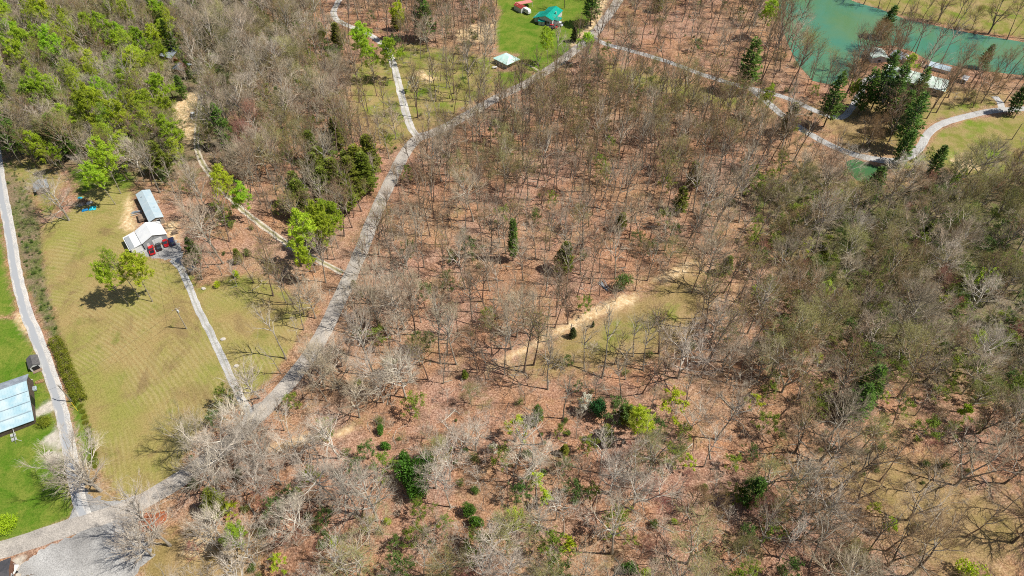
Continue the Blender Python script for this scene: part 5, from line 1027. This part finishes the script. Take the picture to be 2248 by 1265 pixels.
def garden(kind, px, py, s, name, label, cat, group=None, var=0):
    x, y, z = at(px, py); t = thing(name, (x, y, z), R.uniform(0, 6), label, cat, group); tm, cm, _ = PROTO[kind][var]
    for nm, me in (('stems', tm), ('crown', cm)): o = bpy.data.objects.new(nm, me); col.objects.link(o); o.parent = t
    t.scale = (s, s, s); return t
garden('mound', 98, 928, 1.05, 'round_bush', 'round yellow-green bush between the barn and the side road', 'bush')
garden('lime_mound', 22, 1155, 1.35, 'spreading_bush', 'spreading bright green bush above the main road at the left edge', 'bush')
P9 = [(178, 893), (183, 905), (186, 917), (190, 929), (193, 941), (196, 953), (199, 965), (202, 977), (204, 989), (207, 1000), (209, 1012), (211, 1024)]
for i, (px, py) in enumerate(P9): garden('mound', px, py, .42, 'row_shrub', f'small round shrub, {ORD[i] if i else "first"} down the row below the hedge', 'shrub', 'row of small shrubs below the hedge')
# heart-shaped bed
Hp = [(1010, 862), (1000, 842), (985, 834), (962, 848), (930, 878), (916, 905), (918, 945), (924, 972), (965, 978), (1015, 968), (1060, 942), (1098, 905), (1113, 868), (1108, 846), (1088, 834), (1055, 840), (1028, 850)]
hw = [at(a / 3.01, b_ / 3.01 + 845) for a, b_ in Hp]; cx_ = sum(q[0] for q in hw) / len(hw); cy_ = sum(q[1] for q in hw) / len(hw); z0 = hz(cx_, cy_)
hw2 = spline(hw + [hw[0]], .45); t = thing('heart_bed', (cx_, cy_, z0), 0, 'heart-shaped bed of orange mulch with a pale stone border by the junction', 'flower bed')
n = len(hw2) - 1; b_ = MB(); b_.add([(p[0] - cx_, p[1] - cy_, p[2] - z0 + .16) for p in hw2[:-1]] + [(p[0] - cx_, p[1] - cy_, p[2] - z0 - .2) for p in hw2[:-1]] + [(0, 0, .28)], [(i, (i + 1) % n, 2 * n) for i in range(n)] + [(i, i + n, (i + 1) % n + n, (i + 1) % n) for i in range(n)])
b_.build('mulch', pm('orange_mulch', (.42, .13, .05), .95, (.22, .07, .03), 3.0), t)
b_ = MB()
for i in range(n): p = hw2[i]; b_.box((p[0] - cx_, p[1] - cy_, p[2] - z0 + .12), (.42, .32 + .1 * (i % 2), .32 + .06 * (i % 3)), i * 1.1, 0, .8)
b_.build('stone_border', pm('tan_stone', (.58, .46, .30), .9, (.42, .33, .22), 2.0), t)

# yard clutter
def boards(px, py, rz, label, n=6, L=3.0, m=None, name='board_pile', cat='boards'):
    x, y, z = at(px, py); rr = random.Random(int(px * 7 + py)); b_ = MB()
    for k in range(n): b_.box((rr.uniform(-.5, .5), rr.uniform(-.9, .9), .08 + .09 * k), (L * rr.uniform(.6, 1), .22, .06), rr.uniform(-.25, .25))
    o = b_.build(name, m or WOOD); o.location = (x, y, z); o.rotation_euler = (0, 0, rz); tag(o, label, cat); return o
boards(88, 841, .5, 'pile of brown boards on the lawn right of the barn roof', 7, 2.6, pm('fresh_wood', (.45, .28, .13), .8, (.3, .18, .09), 2)); boards(66, 840, -.6, 'loose pale boards against the barn end wall', 6, 2.2, CONC)
boards(300, 469, .3, 'stack of grey boards left of the mobile home', 8, 4.2, GREYR); boards(1326, 628, -1.0, 'old grey timber frame lying by the bushy shrub in the wood', 7, 5.5, GREYR, 'timber_frame', 'timber')
boards(384, 512, .3, 'heap of scrap timber right of the garage', 12, 3.0); boards(345, 447, .9, 'scattered boards right of the mobile home', 7, 2.6, CONC); boards(180, 452, .6, 'pale debris boards beside the blue tarps', 8, 3.2, CONC)
boards(108, 998, .8, 'ring of pale rubble by the side road', 9, 2.0, CONC, 'rubble_pile', 'rubble')
x, y, z = at(315, 480); t = thing('wooden_deck', (x, y, z), math.radians(-62), 'small brown wooden deck against the mobile home', 'deck'); part(t, 'platform', WOOD, ((0, 0, .7), (4.4, 3.0, .15)), ); part(t, 'railing', WOOD, ((0, -1.45, 1.2), (4.4, .08, .9)), ((2.15, 0, 1.2), (.08, 2.9, .9)))
for sx in (-2, 2):
    for sy in (-1.3, 1.3): part(t, 'post', WOOD, ((sx, sy, .2), (.12, .12, 1.0)))
def tarp(px, py, sx, sy, rz, colr, label):
    x, y, z = at(px, py); b_ = MB(); rr = random.Random(int(px)); n = 7
    vs_ = [((i / (n - 1) - .5) * sx * rr.uniform(.9, 1.05), (j / (n - 1) - .5) * sy * rr.uniform(.9, 1.05), .08 + rr.uniform(0, .25) + .5 * math.cos((i / (n - 1) - .5) * 3) * math.cos((j / (n - 1) - .5) * 3)) for j in range(n) for i in range(n)]
    b_.add(vs_, [(j * n + i, j * n + i + 1, (j + 1) * n + i + 1, (j + 1) * n + i) for j in range(n - 1) for i in range(n - 1)]); edge_ = [i for i in range(n)] + [j * n + n - 1 for j in range(1, n)] + [(n - 1) * n + i for i in range(n - 2, -1, -1)] + [j * n for j in range(n - 2, 0, -1)]
    o_ = len(b_.v); b_.v += [(b_.v[i][0], b_.v[i][1], -.2) for i in edge_]; m_ = len(edge_)
    for k in range(m_): b_.f.append((edge_[k], o_ + k, o_ + (k + 1) % m_, edge_[(k + 1) % m_])); b_.m.append(0)
    o = b_.build('tarp', pm('tarp_%d%d' % (px, py), colr, .45, tuple(q * .7 for q in colr), 1.5)); o.location = (x, y, z); o.rotation_euler = (0, 0, rz); tag(o, label, 'tarp')
tarp(204, 458, 2.6, 2.4, .2, (.02, .50, .62), 'bright turquoise tarp, rightmost beside the debris heap'); tarp(187, 462, 2.4, 1.3, .4, (.01, .22, .50), 'deep blue tarp left of the turquoise tarp'); tarp(176, 435.5, 1.7, 1.0, .1, (.03, .45, .60), 'small light blue tarp above the brush pile')
tarp(197, 446, 2.4, 1.6, .7, (.62, .60, .56), 'whitish sheet lying on the brush pile')
b_ = MB(); rr = random.Random(4)
for k in range(260): a = Vector((rr.gauss(0, 1.1), rr.gauss(0, .8), rr.uniform(0, .8))); d_ = Vector((rr.gauss(0, 1), rr.gauss(0, 1), rr.gauss(0, .25))).normalized() * rr.uniform(.4, 1.1); b_.tube([a - d_, a + d_], [.04, .02], 3)
o = b_.build('brush_pile', M['twig_brown']); o.location = at(185, 444); tag(o, 'brown brush pile beside the blue tarps', 'brush pile')
x, y, z = at(75, 857); t = thing('garden_cart', (x, y, z), .4, 'blue-grey box cart on the lawn beside the barn', 'cart'); part(t, 'tray', BLUE_R, ((0, 0, .7), (1.9, 1.4, .7))); part(t, 'lid', GREYR, ((0, 0, 1.08), (1.6, 1.1, .06)))
for sx in (-.7, .7):
    for sy in (-.65, .65): q = MB(); q.tube([(sx, sy - .06, .22), (sx, sy + .06, .22)], [.24, .24], 10); q.build('wheel', RUB, t)
for i, (px, py, lb) in enumerate(((68, 874, 'white lawn chair against the barn end, nearer the road corner'), (66, 867, 'white lawn chair against the barn end, further up'))):
    x, y, z = at(px, py); t = thing('lawn_chair', (x, y, z), 2.6 + i, lb, 'chair', 'lawn chairs by the barn'); part(t, 'seat', WHITE, ((0, 0, .42), (.6, .6, .06))); part(t, 'backrest', WHITE, ((-.3, 0, .8), (.06, .6, .75)))
    for sx in (-.25, .25):
        for sy in (-.25, .25): part(t, 'leg', WHITE, ((sx, sy, .2), (.05, .05, .42)))
x, y, z = at(75, 922); t = thing('water_barrel', (x, y, z), 0, 'small turquoise barrel at the barn corner', 'barrel'); q = MB(); q.tube([(0, 0, 0), (0, 0, .45), (0, 0, .9)], [.34, .40, .34], 14); q.build('barrel', pm('turquoise_plastic', (.02, .45, .45), .4), t); q = MB(); q.tube([(0, 0, .89), (0, 0, .95)], [.36, .36], 14); q.build('lid', WHITE, t)
x, y, z = at(31, 962); t = thing('swing_frame', (x, y, z), -.95, 'pale metal swing frame with slatted seats on the lawn below the barn', 'swing frame'); q = MB(); q.tube([(-2.6, .9, 1.9), (2.6, .9, 1.9)], [.06, .06], 6)
for sx in (-2.4, 2.4): q.tube([(sx, .9, 1.9), (sx, 1.7, 0)], [.05, .05], 5); q.tube([(sx, .9, 1.9), (sx, .1, 0)], [.05, .05], 5)
q.build('frame', WALLW, t)
for s_ in (-.85, .85): part(t, 'slatted_seat', WALLW, *[((s_, -.5 + .24 * k, .55), (1.3, .13, .06)) for k in range(6)])
for i, (px, py, lb) in enumerate(((490, 745, 'flat pale boulder in the grass right of the driveway, upper one'), (519, 804, 'flat pale boulder in the grass right of the driveway, lower one'), (447, 634, 'small pale boulder at the wood edge near the driveway top'))):
    b_ = MB(); rr = random.Random(i); vs_ = []; n = 9
    for j, (zz, rr_) in enumerate(((-.1, .9), (.25, 1.0), (.5, .6))): vs_ += [(math.cos(k * 6.283 / n) * rr_ * rr.uniform(.8, 1.15), math.sin(k * 6.283 / n) * rr_ * rr.uniform(.6, .9), zz) for k in range(n)]
    b_.add(vs_, [(j * n + k, j * n + (k + 1) % n, (j + 1) * n + (k + 1) % n, (j + 1) * n + k) for j in range(2) for k in range(n)] + [tuple(2 * n + k for k in range(n))]); o = b_.build('boulder', CONC); o.location = at(px, py); o.scale = (.9,) * 3; tag(o, lb, 'boulder', 'boulders near the driveway')
# fallen logs
LG = []
for px, py in [(1180, 1120), (1050, 1165), (930, 1195), (1560, 1010), (1690, 1040), (760, 1130), (1400, 1060), (1150, 700), (1420, 500), (1730, 1180), (1520, 975), (1000, 900), (1610, 900), (1310, 1080), (560, 1130), (1200, 640), (1470, 250), (1520, 60), (1255, 735), (1080, 470), (700, 850), (850, 890), (1090, 1210), (1480, 1170), (2040, 1160), (1880, 1150)]:
    x, y, z = at(px, py); LG.append(dict(x=x, y=y, noun='fallen grey log'))
assign(LG)
for i, d in enumerate(LG):
    rr = random.Random(i); b_ = MB(); L = rr.uniform(4, 9); b_.tube([(0, 0, .18), (L * .5, .15, .2), (L, 0, .15)], [.2, .15, .07], 7)
    for k in range(3): q = L * rr.uniform(.4, .9); b_.tube([(q, 0, .18), (q + rr.uniform(.5, 1.4), rr.choice((-1, 1)) * rr.uniform(.6, 1.5), rr.uniform(.2, .9))], [.07, .02], 5)
    o = b_.build('fallen_log', M['bark_pale'] if i % 3 else M['bark_grey']); o.location = (d['x'], d['y'], hz(d['x'], d['y'])); o.rotation_euler = (0, 0, rr.uniform(0, 6.28)); tag(o, d['label'], 'log', 'fallen logs in the wood')
